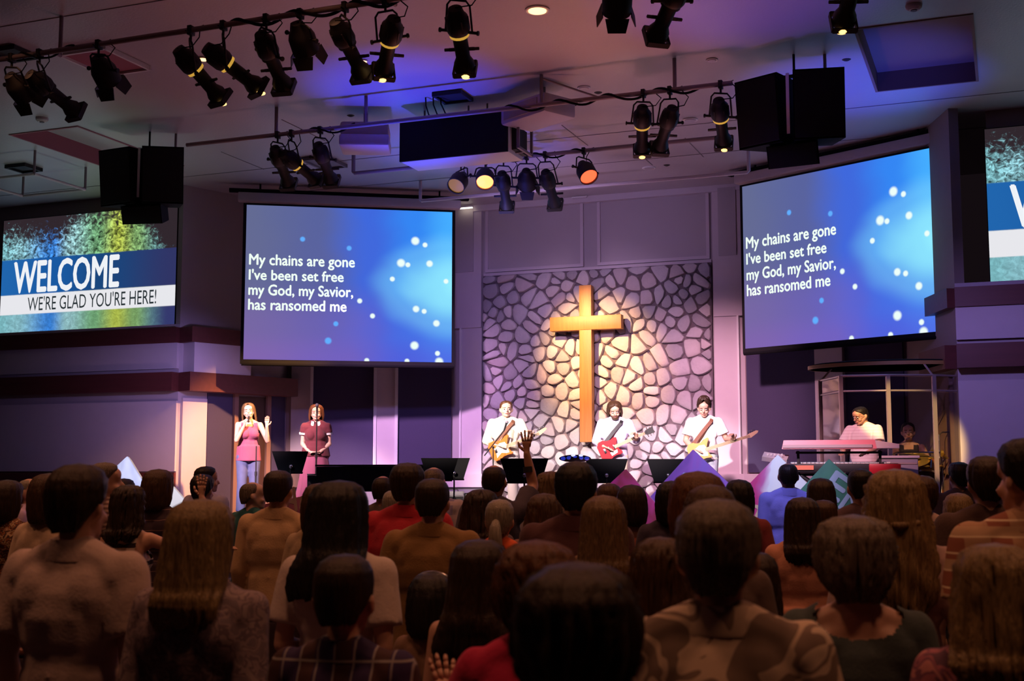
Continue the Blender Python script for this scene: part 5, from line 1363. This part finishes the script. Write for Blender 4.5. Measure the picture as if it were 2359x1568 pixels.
    for v in g.b.verts:
        k = max(0, min(1, (v.co.z - 1.42) / .10)); k = k * k * (3 - 2 * k)
        v.co = v.co.lerp(HM @ v.co, k)
    return g.mesh('hair', M['black'], 0 or 70)
_cache = {}
def cached(key, fn):
    if key not in _cache: _cache[key] = fn()
    return _cache[key]
def freeze(d): return tuple(sorted((k, str(v)) for k, v in d.items()))
def person(label, px, top, D, hair='short', hc='dark', shirt=(.3, .2, .2), sl='short', spec=None, face=None, skin=0, low=.86, wide=1.0, collar=None,
           trousers=(.03, .03, .05), floor=0, group=None, vox=.0125, name='person', seed=0, H=None, skirt=None, inf=.020, shoes=(.03, .02, .02), rot=None):
    spec = dict(spec or {}); p = dep(px, top, D)
    if H is None: H = p.z - floor
    x, y = p.x, p.y
    rz = (0.0 if face is None else face)
    t = thing(name, label, 'person', (x, y, floor), rz, group)
    hh = 1.775 if hair not in ('bald', None) else 1.752
    k = H / hh; t.scale = (k * wide, k * wide, k)
    bk = {a: spec.get(a) for a in ('f', 'L', 'R', 'girth', 'head', 'hands', 'hd', 'hxy') if spec.get(a) is not None}
    b = put('body', cached(('b', freeze(bk), vox), lambda: body_mesh(bk, vox)), t, M['skins'][skin])
    sk = {a: spec.get(a) for a in ('f', 'L', 'R', 'girth', 'rolled', 'scoop') if spec.get(a) is not None}
    mt = shirt if isinstance(shirt, bpy.types.Material) else cloth(shirt)
    s_ = put('shirt' if low > .7 else 'dress', cached(('s', freeze(sk), sl, low, inf, vox), lambda: shirt_mesh(sk, max(vox * .9, .010), sl, low, inf)), t, mt)
    if collar is not None: put('collar', cached(('c',), lambda: collar_mesh({})), s_, mt if collar is True else cloth(collar))
    if skirt: put('skirt', cached(('k',), skirt_mesh), t, skirt if isinstance(skirt, bpy.types.Material) else cloth(skirt))
    else: put('trousers', cached(('t', spec.get('f'), spec.get('girth')), lambda: trousers_mesh({a: spec.get(a) for a in ('f', 'girth') if spec.get(a) is not None}, .016)), t, trousers if isinstance(trousers, bpy.types.Material) else cloth(trousers))
    for s in (-1, 1): put('shoe', cached(('shoe', s), lambda: shoe_mesh(s)), t, cloth(shoes))
    if hair:
        hk = {a: spec.get(a) for a in ('head', 'hd', 'hxy') if spec.get(a) is not None}
        put('hair', cached(('h', hair, seed, freeze(hk)), lambda: hair_mesh(hair, seed, hk)), t, M['hair'][hc])
    return t
def facebits(t, spec, glasses=False, beard=None, hc='dark'):
    HM = head_mtx(spec)
    for s in (-1, 1):
        g = MB().sph((s * .031, .084, 1.632), (.013, .012, .010), 10); bmesh.ops.transform(g.b, matrix=HM, verts=g.b.verts); o = g.build('eye', M['eye'], t)
        g = MB().sph((s * .031, .094, 1.631), (.0065, .004, .0065), 8); bmesh.ops.transform(g.b, matrix=HM, verts=g.b.verts); g.build('iris', M['iris'], o)
        g = MB().cap((s * .018, .096, 1.655), (s * .045, .088, 1.657), .0045, .003, 6); bmesh.ops.transform(g.b, matrix=HM, verts=g.b.verts); g.build('eyebrow', M['hair'][hc], t)
    g = MB().sph((0, .103, 1.5665), (.023, .008, .0085), 12); bmesh.ops.transform(g.b, matrix=HM, verts=g.b.verts); g.build('lips', M['lip'], t)
    if glasses:
        g = MB()
        for s in (-1, 1): g.tube([(s * .033 + .021 * math.cos(a), .108, 1.630 + .016 * math.sin(a)) for a in [k * .5236 for k in range(13)]], .0022, 6).cyl((s * .054, .106, 1.634), (s * .082, .01, 1.636), .002, seg=6)
        g.cyl((-.012, .11, 1.634), (.012, .11, 1.634), .002, seg=6); bmesh.ops.transform(g.b, matrix=HM, verts=g.b.verts); g.build('glasses', M['black'], t)
    if beard:
        g = MB().sph((0, .068, 1.535), (.050, .040, .036), 14); g.cap((-.055, .02, 1.575), (-.03, .07, 1.55), .018, .016, 8); g.cap((.055, .02, 1.575), (.03, .07, 1.55), .018, .016, 8); g.cap((-.022, .102, 1.582), (.022, .102, 1.582), .006, .006, 8)
        bmesh.ops.transform(g.b, matrix=HM, verts=g.b.verts); g.build('beard', M['hair'][beard], t)

# ---------------------------------------------------------------- performers
def toc(px, D): p = dep(px, 1000, D); return math.atan2(-p.x, p.y) + math.pi
PV = .009
sA = dict(f=True, L=((-.26, .06, 1.22), (-.25, .20, 1.44), (0, .1, 1)), R=((.20, .12, 1.20), (.05, .20, 1.50), (-.3, -.1, 1)), hands=('relax', 'grip'), head=(.12, -.15, .1))
t = person('woman singing into a hand microphone, plum top and jeans, long light hair', 575, 927, 18.7, 'long', 'light', (.30, .07, .15), 'tank', sA, toc(575, 18.7) + .1, 3, floor=STAGE, vox=PV, trousers=M['denim'], low=.86, shoes=(.7, .7, .7), seed=2)
facebits(t, sA, hc='brown')
k = t.scale[2]; m = MB().cyl((.035, .23, 1.46), (.02, .14, 1.545), .012, .015); m.build('hand_microphone', M['black'], t); MB().sph((.018, .125, 1.557), .022, 10).build('microphone_head', M['grey'], t)
sB = dict(f=True, L='clasp', R='clasp', hands='relax', girth=1.12, head=(.05, .05, 0))
t = person('woman with short auburn hair, dark plum blouse with white collar and long skirt', 729, 931, 18.5, 'bob', 'auburn', (.12, .018, .03), 'cap', sB, toc(729, 18.5) - .08, 3, floor=STAGE, vox=PV, skirt=(.24, .06, .12), low=.95, seed=3, wide=1.05, collar=(.85, .8, .82))
facebits(t, sB, hc='auburn')
for s in (-1, 1):
    J = figure(sB); a = [x for x in J['arms'] if x[0] == s][0]; m_ = a[1] + (a[2] - a[1]) * .36
    MB().cyl(m_, m_ + (a[2] - a[1]).normalized() * .03, .073, .071, 18).build('white_cuff', cloth((.85, .8, .82)), t)
# guitars: built in their own space (x along the neck towards +x, z up, y depth), then placed
def guitar(parent_loc, rz, scale, label, body_m, shape='s', pick='pearl', tilt=.35, basslen=1.0, holes=False):
    t = thing('electric_guitar' if basslen == 1 else 'bass_guitar', label, 'guitar', parent_loc, rz); t.scale = (scale,) * 3
    T_ = Matrix.Rotation(-tilt, 4, 'Y')
    if shape == 's': poly = [(-.20, .02), (-.205, .09), (-.16, .145), (-.09, .15), (-.03, .115), (.02, .11), (.07, .15), (.14, .165), (.155, .14), (.10, .085), (.075, .035), (.075, -.035), (.095, -.075), (.125, -.12), (.095, -.135), (.03, -.12), (-.03, -.115), (-.09, -.15), (-.16, -.15), (-.205, -.09)]
    else: poly = [(-.20, 0), (-.20, .10), (-.15, .155), (-.08, .16), (-.02, .12), (.03, .115), (.08, .14), (.13, .125), (.12, .07), (.08, .03), (.08, -.03), (.12, -.07), (.13, -.125), (.08, -.14), (.03, -.115), (-.02, -.12), (-.08, -.16), (-.15, -.155), (-.20, -.10)]
    def fin(g, n, m, p=t): bmesh.ops.transform(g.b, matrix=T_, verts=g.b.verts); return g.build(n, m, p)
    g = MB().prism(poly, -.022, .022); bmesh.ops.bevel(g.b, geom=[e for e in g.b.edges if abs(e.verts[0].co.y - e.verts[1].co.y) < 1e-5], offset=.008, segments=2, affect='EDGES'); fin(g, 'guitar_body', body_m)
    L = .50 * basslen
    fin(MB().prism([(.05, .026), (.05 + L, .021), (.05 + L, -.021), (.05, -.026)], -.034, -.012), 'neck', M['maple'])
    hx = .05 + L
    h = fin(MB().prism([(hx, .021), (hx + .04, .035), (hx + .15, .050), (hx + .18, .035), (hx + .16, .01), (hx + .05, -.03), (hx, -.021)] if shape == 's' else [(hx, .021), (hx + .03, .04), (hx + .15, .05), (hx + .14, 0), (hx + .15, -.05), (hx + .03, -.04), (hx, -.021)], -.030, -.014), 'headstock', M['maple'] if shape == 's' else M['black'])
    g = MB()
    for k in range(6 if basslen == 1 else 4):
        s = 1 if shape == 's' else (1 if k % 2 else -1); xx = hx + .03 + k * (.022 if basslen == 1 else .03); g.cyl((xx, -.022, .02 * s), (xx, -.022, .062 * s), .006, seg=6).sph((xx, -.022, .066 * s), (.009, .006, .009), 8)
    fin(g, 'tuning_pegs', M['chrome'], h)
    fin(MB().prism([(-.09, .05), (-.02, .085), (.06, .075), (.075, .03), (.075, -.03), (.07, -.095), (.02, -.09), (-.04, -.06), (-.13, -.11), (-.12, -.05)] if shape == 's' else [(-.05, -.05), (.07, -.05), (.06, -.095), (-.04, -.11)], -.026, -.0225), 'pickguard', M[pick])
    for xx in (-.06, 0, .045) if shape == 's' else (-.04, .04): fin(MB().box((xx, -.029, 0), (.018, .012, .075), bev=.003), 'pickup', M['pearl'] if shape == 's' else M['chrome'])
    fin(MB().box((-.11, -.028, 0), (.035, .012, .07), bev=.003), 'bridge', M['chrome'])
    g = MB()
    for k in range(6 if basslen == 1 else 4): zz = (k - 2.5) * .0085 if basslen == 1 else (k - 1.5) * .012; g.cyl((-.11, -.036, zz), (hx + .04, -.037, zz * .75), .0011, seg=4)
    o = fin(g, 'strings', M['chrome']); o['kind'] = 'stuff'
    return t
def band(label, px, top, D, hair, hc, shirt, sl, spec, gl, gcol, shape, tilt, turn, skin=0, collar=None, trousers=(.55, .45, .36), bass=1.0, strap='leather', wide=1.0, pick='pearl', beard=None, rolled=None, low=.86, goff=(0, 0, 0)):
    rz = toc(px, D) + turn
    t = person(label, px, top, D, hair, hc, shirt, sl, spec, rz, skin, low, floor=STAGE, vox=PV, collar=collar, trousers=trousers, wide=wide, seed=px % 7)
    facebits(t, spec, beard=beard, hc=hc)
    k = t.scale[2]; fw = Vector((-math.sin(rz), math.cos(rz), 0)); rt = Vector((math.cos(rz), math.sin(rz), 0))
    # guitar space: its front (-Y) faces where the player faces; neck to the player's left
    c = t.location + (fw * (.205 + goff[1]) + rt * (.04 + goff[0])) * k + Vector((0, 0, (1.04 + goff[2]) * k))
    guitar(c, rz + math.pi, k * 1.0, gl, gcol, shape, pick, tilt, bass)
    y0 = -.16
    g = MB()
    pts = [Vector((.15, .20, 1.10)), Vector((.02, .175, 1.28)), Vector((-.09, .115, 1.42)), Vector((-.11, .02, 1.478)), Vector((-.09, -.09, 1.43)), Vector((.04, -.165, 1.25)), Vector((.19, -.12, 1.08)), Vector((.22, .06, 1.0)), Vector((.20, .19, 1.0))]
    ring = []
    for i, p in enumerate(pts):
        a = (pts[min(i + 1, len(pts) - 1)] - pts[max(i - 1, 0)]).normalized(); n_ = Vector((p.x * .5, p.y, .0 if i not in (2, 3, 4) else .14)).normalized(); w_ = a.cross(n_).normalized()
        ring.append([g.b.verts.new(p + w_ * x + n_ * y) for x, y in ((-.026, .0), (.026, .0), (.026, .006), (-.026, .006))])
    g.loft(ring); g.build('guitar_strap', M[strap], t)
    return t
gA = dict(L=((-.30, .05, 1.18), (-.36, .27, 1.22), (.2, .3, .6)), R=((.27, -.02, 1.16), (.12, .23, 1.08), (-.7, .3, -.2)), hands=('grip', 'relax'), head=(-.02, .12, 0), rolled=True)
band('man singing with red-brown hair, white shirt and sunburst guitar', 1166, 921, 18.2, 'crew', 'auburn', (.82, .76, .68), 'long', gA, 'sunburst guitar with white pickguard held by the singing man', M['sunburst'], 's', .38, -.05, 3, collar=True, wide=1.10, trousers=(.35, .28, .28))
gB = dict(L=((-.30, .04, 1.18), (-.32, .26, 1.20), (.3, .3, .5)), R=((.27, .0, 1.16), (.14, .23, 1.06), (-.7, .3, -.3)), hands=('grip', 'relax'), head=(-.42, .15, .08), rolled=True)
band('bearded guitarist with long brown hair looking down, lavender shirt', 1416, 922, 18.3, 'bob', 'brown', (.66, .60, .80), 'long', gB, 'cherry red guitar with black headstock', M['cherry'], 'sg', .42, -.05, 0, collar=None, wide=1.06, beard='brown', strap='black', trousers=(.72, .58, .46))
gC = dict(L=((-.30, .02, 1.17), (-.40, .22, 1.16), (.2, .3, .5)), R=((.27, .0, 1.14), (.14, .22, 1.0), (-.7, .3, -.3)), hands=('grip', 'relax'), head=(-.30, -.05, 0))
band('young bass player in a white T-shirt with tall dark curly hair', 1622, 917, 17.8, 'spiky', 'dark', (.85, .84, .86), 'short', gC, 'amber bass guitar with a long maple neck', M['amber'], 's', .30, -.02, 0, trousers=(.45, .47, .60), bass=1.28, wide=1.05, goff=(.0, 0, -.05))
# keyboard player, leaning over the keys
sK = dict(L=((-.26, .10, 1.18), (-.20, .32, 1.08), (.2, 1, -.3)), R=((.26, .10, 1.18), (.12, .34, 1.08), (-.2, 1, -.3)), head=(-.35, -.35, 0), girth=1.08)
xk = dep(1985, 1000, 14.85)
t = person('keyboard player with glasses and black hair in a pale shirt, head bent', 1988, 934, 14.95, 'crew', 'black', M['stripe_pink'], 'short', sK, toc(1985, 14.9) - .45, 1, floor=STAGE, vox=PV, collar=True, trousers=(.05, .05, .08), wide=1.12, seed=4)
facebits(t, sK, glasses=True, hc='black'); t.rotation_euler = Euler((-.10, 0, t.rotation_euler.z)) if False else t.rotation_euler
# drummer, seated: only the upper body clears the drums
sD = dict(f=True, L=((-.30, .05, 1.16), (-.30, .28, 1.16), (0, 1, .1)), R=((.30, .05, 1.16), (.28, .28, 1.14), (0, 1, .1)), head=(0, 0, 0))
def seated(t, floor):
    """bend the legs of a standing figure at hip and knee so that it sits"""
    k = t.scale[2]
    for ch in t.children:
        if ch.name.split('.')[0] in ('body', 'trousers', 'shoe'):
            me = ch.data.copy(); ch.data = me
            for v in me.vertices:
                z = v.co.z
                if z < .92 and abs(v.co.x) < .22:
                    if z > .50:
                        u = (.92 - z); a = min(1, u / .10); v.co = Vector((v.co.x * (1 + u * .8), v.co.y * (1 - a) + u + (.0), .92 - .03 * a + v.co.y * -a))
                    else:
                        u = .42; v.co = Vector((v.co.x * 1.34, v.co.y + u - .02, z + .40))
    t.location.z = floor - .41 * k
t = person('drummer in a dark tank top behind the clear drum shield', 2091, 965, 16.35, 'pulled', 'dark', (.03, .02, .03), 'tank', sD, toc(2091, 16.3), 0, floor=STAGE, vox=PV, H=1.68, wide=1.0, seed=5)
facebits(t, sD); seated(t, STAGE)
for s, (a, b) in enumerate((((-.30, .26, 1.16), (-.16, .58, 1.22)), ((.28, .26, 1.14), (.10, .60, 1.12)))): MB().cyl(a, b, .007, .005, 8).build('drum_stick', M['maple'], t)

# ---------------------------------------------------------------- congregation: label, px of the head, top px, distance, hair, hair colour, cloth, sleeve, options
F_, M_ = dict(f=True), dict()
def q(**k): return k
up_R = dict(R=((.22, .16, 1.55), (.20, .18, 1.80), (0, 0, 1)), hands=('relax', 'open'))
CROWD = [
 ('man in a pale polo shirt at the front left, short greying brown hair', 184, 1066, 4.05, 'short', 'dark', (.55, .42, .38), 'short', M_, q(collar=True, wide=1.0, vox=.0105)),
 ('woman with long straight blond hair and a mottled grey-mauve top', 468, 1150, 3.78, 'long', 'blond', M['mottle'], 'long', dict(f=True, L='front', R='front'), q(vox=.0105, wide=1.04)),
 ('boy with short brown hair in a dark plaid shirt', 795, 1292, 3.45, 'crew', 'dark', M['plaid_dark'], 'short', dict(hd=1.13), q(vox=.0105, collar=True, wide=.98)),
 ('grey-blond man in a leaf-print shirt, largest at the right of centre', 1652, 1146, 2.80, 'short', 'grey', M['leaf'], 'short', dict(girth=1.1), q(vox=.0105, collar=True, wide=1.03)),
 ('older woman with short grey curls and a bare neck in a dark teal dress', 1966, 1196, 3.65, 'curly', 'grey', (.060, .085, .088), 'short', dict(f=True, girth=1.15, scoop=True), q(vox=.0105, low=.5, wide=1.06)),
 ('person with a big dark round head of hair in the bottom centre, closest of all', 1326, 1312, 2.25, 'curly', 'dark', (.05, .04, .05), 'short', F_, q(vox=.0105, wide=1.10, seed=9)),
 ('person with auburn hair in a magenta shirt behind the closest dark head', 1236, 1256, 3.15, 'curly', 'auburn', (.62, .012, .085), 'short', dict(f=True, L=((-.26, .08, 1.17), (-.28, .30, 1.25), (-.15, .25, 1)), hands=('open', 'relax')), q(vox=.0105, seed=6, face=.35)),
 ('woman with blond hair at the bottom right corner in a pink flowered top', 2292, 1254, 3.05, 'wavy', 'blond', M['pinkfl'], 'short', F_, q(vox=.0105, wide=1.0, seed=3)),
 ('tall man in a warm plaid shirt cut by the right edge', 2366, 1006, 4.35, 'short', 'black', M['plaid_warm'], 'short', dict(head=(0, .5, 0)), q(vox=.0105, collar=True, wide=1.02, seed=2)),
 ('woman with long wavy blond hair tied half up, pale pink top', 2060, 1082, 4.7, 'halfup', 'blond', (.42, .28, .26), 'short', F_, q(wide=1.02, vox=.0105, seed=4)),
 ('woman with very long black hair in a white blouse', 783, 1108, 4.65, 'vlong', 'black', (.60, .50, .46), 'short', dict(f=True, L='front', R='front'), q(seed=2, wide=1.03)),
 ('girl with long dark hair and a lace dress with pink straps', 1106, 1256, 4.25, 'vlong', 'dark', M['lace'], 'tank', dict(f=True, hd=1.08), q(seed=7, low=.6)),
 ('small child with dark hair and a shiny headband', 998, 1347, 5.15, 'bob', 'black', (.20, .11, .07), 'short', dict(f=True, hd=1.25), q(seed=3)),
 ('woman with auburn hair in a dark tank top with bare shoulders, before the purple board', 1608, 1087, 5.05, 'bob', 'auburn', (.03, .035, .03), 'tank', dict(f=True, L='front', R='front'), q(seed=8, wide=1.06)),
 ('person with smooth brown hair between the auburn woman and the leaf-print shirt', 1636, 1118, 4.15, 'bob', 'brown', (.10, .06, .05), 'short', F_, q(seed=5, wide=.9)),
 ('woman with long brown hair left of the leaf-print shirt', 1520, 1238, 3.95, 'wavy', 'brown', (.20, .11, .10), 'short', F_, q(seed=9, wide=.94)),
 ('person with dark brown hair half hidden behind the right side of the leaf-print shirt', 1745, 1272, 4.4, 'long', 'dark', (.10, .06, .05), 'short', F_, q(seed=5, wide=.88)),
 ('woman with long straight brown hair and an olive-brown top', 1390, 1141, 5.2, 'long', 'light', (.25, .14, .07), 'long', F_, q(seed=4)),
 ('man in an olive-brown shirt with short dark hair', 997, 1097, 6.4, 'crew', 'dark', (.26, .14, .045), 'short', dict(girth=1.1), q(collar=True, wide=1.03)),
 ('man with thick black hair beneath the blue stage lamp', 1327, 1061, 5.7, 'short', 'black', (.08, .025, .03), 'long', M_, q(collar=True, wide=1.02, seed=3)),
 ('man in a crimson shirt with dark hair', 940, 1064, 7.3, 'short', 'dark', (.46, .010, .03), 'short', dict(girth=1.15), q(wide=1.05, collar=True)),
 ('man in a tan shirt with short dark hair in front of the singers', 643, 1079, 7.75, 'crew', 'dark', (.55, .37, .20), 'long', dict(girth=1.05), q(collar=True, wide=1.02)),
 ('small brown-haired head just left of the very long black hair', 737, 1114, 6.9, 'bob', 'brown', (.50, .36, .22), 'short', F_, q(seed=2, wide=.9)),
 ('woman with a white-blond ponytail and a bright orange top', 1151, 1147, 6.9, 'pony', 'white', (.78, .12, .03), 'cap', F_, q(seed=1, wide=.98)),
 ('woman with dark curly hair left of the white ponytail', 1108, 1127, 7.6, 'wavy', 'dark', (.10, .06, .07), 'short', F_, q(seed=3)),
 ('bald man raising one hand in front of the wide music stand', 1139, 1071, 9.0, 'bald', 'dark', (.06, .045, .07), 'short', up_R, q(skin=1)),
 ('bald man left of the crimson shirt', 883, 1096, 10.0, 'bald', 'dark', (.12, .08, .08), 'short', M_, q(skin=1)),
 ('white-haired person just left of the crimson shirt', 908, 1128, 9.3, 'short', 'white', (.40, .32, .30), 'short', F_, q(wide=.95)),
 ('bald man with a pink scalp and a light plaid shirt', 1000, 1076, 10.4, 'bald', 'grey', M['plaid_light'], 'short', dict(girth=1.1), q(collar=True, skin=3, wide=1.08)),
 ('woman with wavy brown hair and a maroon top before the stone panel', 1254, 1137, 7.2, 'wavy', 'brown', (.22, .09, .06), 'short', F_, q(seed=6)),
 ('woman with light brown hair, higher one behind the wavy brown hair', 1270, 1086, 9.6, 'wavy', 'light', (.30, .25, .28), 'short', F_, q(seed=2)),
 ('person with brown hair in a grey-mauve shirt by the crimson board', 1403, 1112, 9.1, 'short', 'brown', (.36, .30, .34), 'short', M_, q(wide=1.05)),
 ('woman with a dark round bob and a rust-coloured top', 1455, 1117, 8.3, 'bob', 'dark', (.34, .10, .07), 'short', dict(f=True, scoop=True), q(seed=4)),
 ('person with black hair and a navy top at the lower edge of the purple board', 1547, 1108, 8.0, 'bob', 'black', (.035, .025, .055), 'short', F_, q(seed=5)),
 ('person with black hair and a maroon top right of the purple board', 1702, 1105, 8.8, 'bob', 'black', (.22, .03, .035), 'short', F_, q(seed=6)),
 ('balding man in a blue shirt before the pink and white board', 1815, 1066, 11.6, 'bald', 'black', (.30, .36, 1.0), 'long', dict(girth=1.05), q(collar=True, skin=2, wide=1.02)),
 ('woman with dark brown hair and a salmon blouse', 1848, 1145, 6.9, 'long', 'dark', (.66, .30, .20), 'long', dict(f=True, girth=1.1), q(seed=2, wide=1.02)),
 ('woman with long dark red hair below the green board', 1890, 1101, 8.9, 'long', 'dark', (.12, .05, .05), 'short', F_, q(seed=8)),
 ('child with brown hair in front of the dark red hair', 1897, 1156, 8.0, 'crew', 'brown', (.12, .08, .08), 'short', dict(hd=1.1), q()),
 ('man with black hair right of the green board', 1982, 1076, 8.3, 'crew', 'black', (.10, .055, .07), 'short', M_, q()),
 ('woman with brown hair in a white striped shirt beside the blond half-up hair', 2124, 1094, 7.8, 'short', 'brown', M['stripe_white'], 'short', F_, q(wide=1.02)),
 ('man with thick brown hair in a dark brown shirt left of the plaid man', 2270, 1048, 6.3, 'short', 'dark', (.07, .035, .03), 'short', M_, q(seed=5)),
 ('woman with short blond hair low beside the lavender board', 2206, 1136, 8.6, 'bob', 'blond', (.10, .06, .06), 'short', F_, q(seed=3)),
 ('person with black hair far behind the short blond hair', 2208, 1063, 11.8, 'short', 'black', (.06, .04, .07), 'short', M_, q(seed=4)),
 ('person with black hair far back near the right edge', 2316, 1049, 11.6, 'short', 'black', (.05, .04, .09), 'short', M_, q(seed=2)),
 ('woman with dark hair in a flowered blouse at the left edge', 18, 1106, 8.3, 'bob', 'dark', M['floral'], 'short', F_, q(seed=4, wide=1.05)),
 ('older man in profile with a pale shirt near the left edge', 70, 1102, 10.4, 'bald', 'white', (.55, .40, .60), 'short', dict(head=(0, -.2, 0)), q(face=-1.2)),
 ('woman with brown hair and a cream top left of the polo shirt', 116, 1091, 7.1, 'bob', 'brown', (.62, .46, .32), 'short', F_, q(seed=5, wide=.95)),
 ('man with grey hair in a striped shirt right of the polo shirt', 244, 1061, 8.6, 'crew', 'grey', M['stripe_grey'], 'short', dict(head=(0, -.5, 0)), q(face=-.4)),
 ('person with black hair in front of the white diamond board', 287, 1101, 10.8, 'short', 'black', (.03, .02, .04), 'short', M_, q()),
 ('girl with long curly dark hair and a striped knit top, arm reaching right', 299, 1117, 7.6, 'wavy', 'dark', M['stripe_bw'], 'tank', dict(f=True, R='reach'), q(seed=9, wide=.92)),
 ('woman with brown hair in a dark striped shirt with a raised hand', 367, 1081, 8.9, 'bob', 'brown', M['stripe_thin'], 'short', dict(f=True, R=((.30, .05, 1.40), (.22, .12, 1.66), (0, 0, 1)), hands=('relax', 'open')), q(seed=7)),
 ('man with dark hair in a pale blue shirt facing half right', 476, 1071, 12.0, 'crew', 'black', (.45, .42, .60), 'short', dict(head=(0, -.6, 0)), q(skin=1, collar=True)),
 ('person with a dark bun of hair and a pale mauve shirt', 468, 1091, 10.4, 'short', 'black', (.45, .36, .48), 'short', F_, q(seed=6)),
 ('bald boyish man in a teal T-shirt looking right below the singer in jeans', 583, 1110, 10.2, 'bald', 'grey', (.015, .12, .13), 'short', dict(head=(0, -.7, 0)), q(face=-.2, skin=3)),
]
for i, (lab, px, top, D, hair, hc, sh, sl, spec, o) in enumerate(CROWD):
    fc = o.pop('face', None)
    if fc is None:
        pp = dep(px, top, D); fc = math.atan2(-(XC - pp.x), 18 - pp.y) * .55 + random.uniform(-.06, .06)
    T_ = person(lab, px, top, D, hair, hc, sh, sl, spec, fc, o.pop('skin', 0), **o)
    if 'headband' in lab:
        g = MB().tube([(.112 * math.cos(a), -.01, 1.665 + .115 * math.sin(a)) for a in [k * math.pi / 16 for k in range(17)]], .007, 8)
        bmesh.ops.transform(g.b, matrix=head_mtx(spec), verts=g.b.verts); g.build('headband', M['chrome'], T_)
    if 'straps' in lab:
        for s in (-1, 1): MB().tube([(s * .10, .09, 1.36), (s * .115, .04, 1.45), (s * .115, -.04, 1.46), (s * .10, -.13, 1.36)], .014, 8).build('pink_strap', cloth((.60, .25, .22)), T_)
    if 'bald man raising' in lab: MB().cyl((.205, .178, 1.70), (.20, .18, 1.74), .036, .036, 14).build('wristwatch', M['black'], T_)

# ---------------------------------------------------------------- chairs between the rows
M['seat'] = mat('dark_upholstery', (.035, .016, .022), .9, bump=.2, bscale=200)
M['chair_wood'] = mat('chair_wood', (.20, .07, .04), .5)
def chair(label, x, y, rz):
    t = thing('stacking_chair', label, 'chair', (x, y, 0), rz)
    MB().box((0, 0, .46), (.48, .46, .08), bev=.03).build('seat', M['seat'], t)
    MB().box((0, -.23, .74), (.46, .06, .46), rot=Euler((.12, 0, 0)), bev=.025).build('backrest', M['seat'], t)
    MB().box((0, -.262, .985), (.50, .035, .025), rot=Euler((.12, 0, 0)), bev=.008).build('top_rail', M['chair_wood'], t)
    for s in (-1, 1):
        MB().tube([(s * .25, -.28, .99), (s * .25, -.22, .45), (s * .25, -.27, 0)], .013, 8).build('leg', M['chair_wood'], t)
        MB().tube([(s * .25, .20, .45), (s * .25, .23, 0)], .013, 8).build('leg', M['chair_wood'], t)
    return t
for lab, px, py, D in (('dark upholstered chair with a brown rail in the gap right of the long blond hair', 680, 1416, 6.2), ('dark chair at the left edge beside the man in the polo shirt', 5, 1482, 5.1)):
    p = dep(px, py, D); chair(lab, p.x, p.y + .25, 0)

# ---------------------------------------------------------------- groups of like things
GR = {'person': 'people of the congregation and the band', 'stage light': 'stage lamps hung from the pipes', 'music stand': 'black music stands on the stage', 'board': 'painted diamond boards along the stage front',
      'downlight': 'round downlights in the ceiling', 'sprinkler': 'sprinkler heads in the ceiling', 'hatch': 'hatches and vents in the ceiling', 'pipe': 'pipes hung from the ceiling', 'microphone stand': 'microphone stands on the stage',
      'guitar': 'guitars held by the band', 'projector': 'projectors on the middle pipe', 'screen': 'screens and projected pictures', 'chair': 'chairs of the hall', 'detector': 'smoke detectors in the ceiling', 'speaker': 'speakers hung above the stage', 'amplifier': 'boxes by the back wall'}
for o in COL.objects:
    if o.parent is None and o.get('category') in GR and 'group' not in o: o['group'] = GR[o['category']]
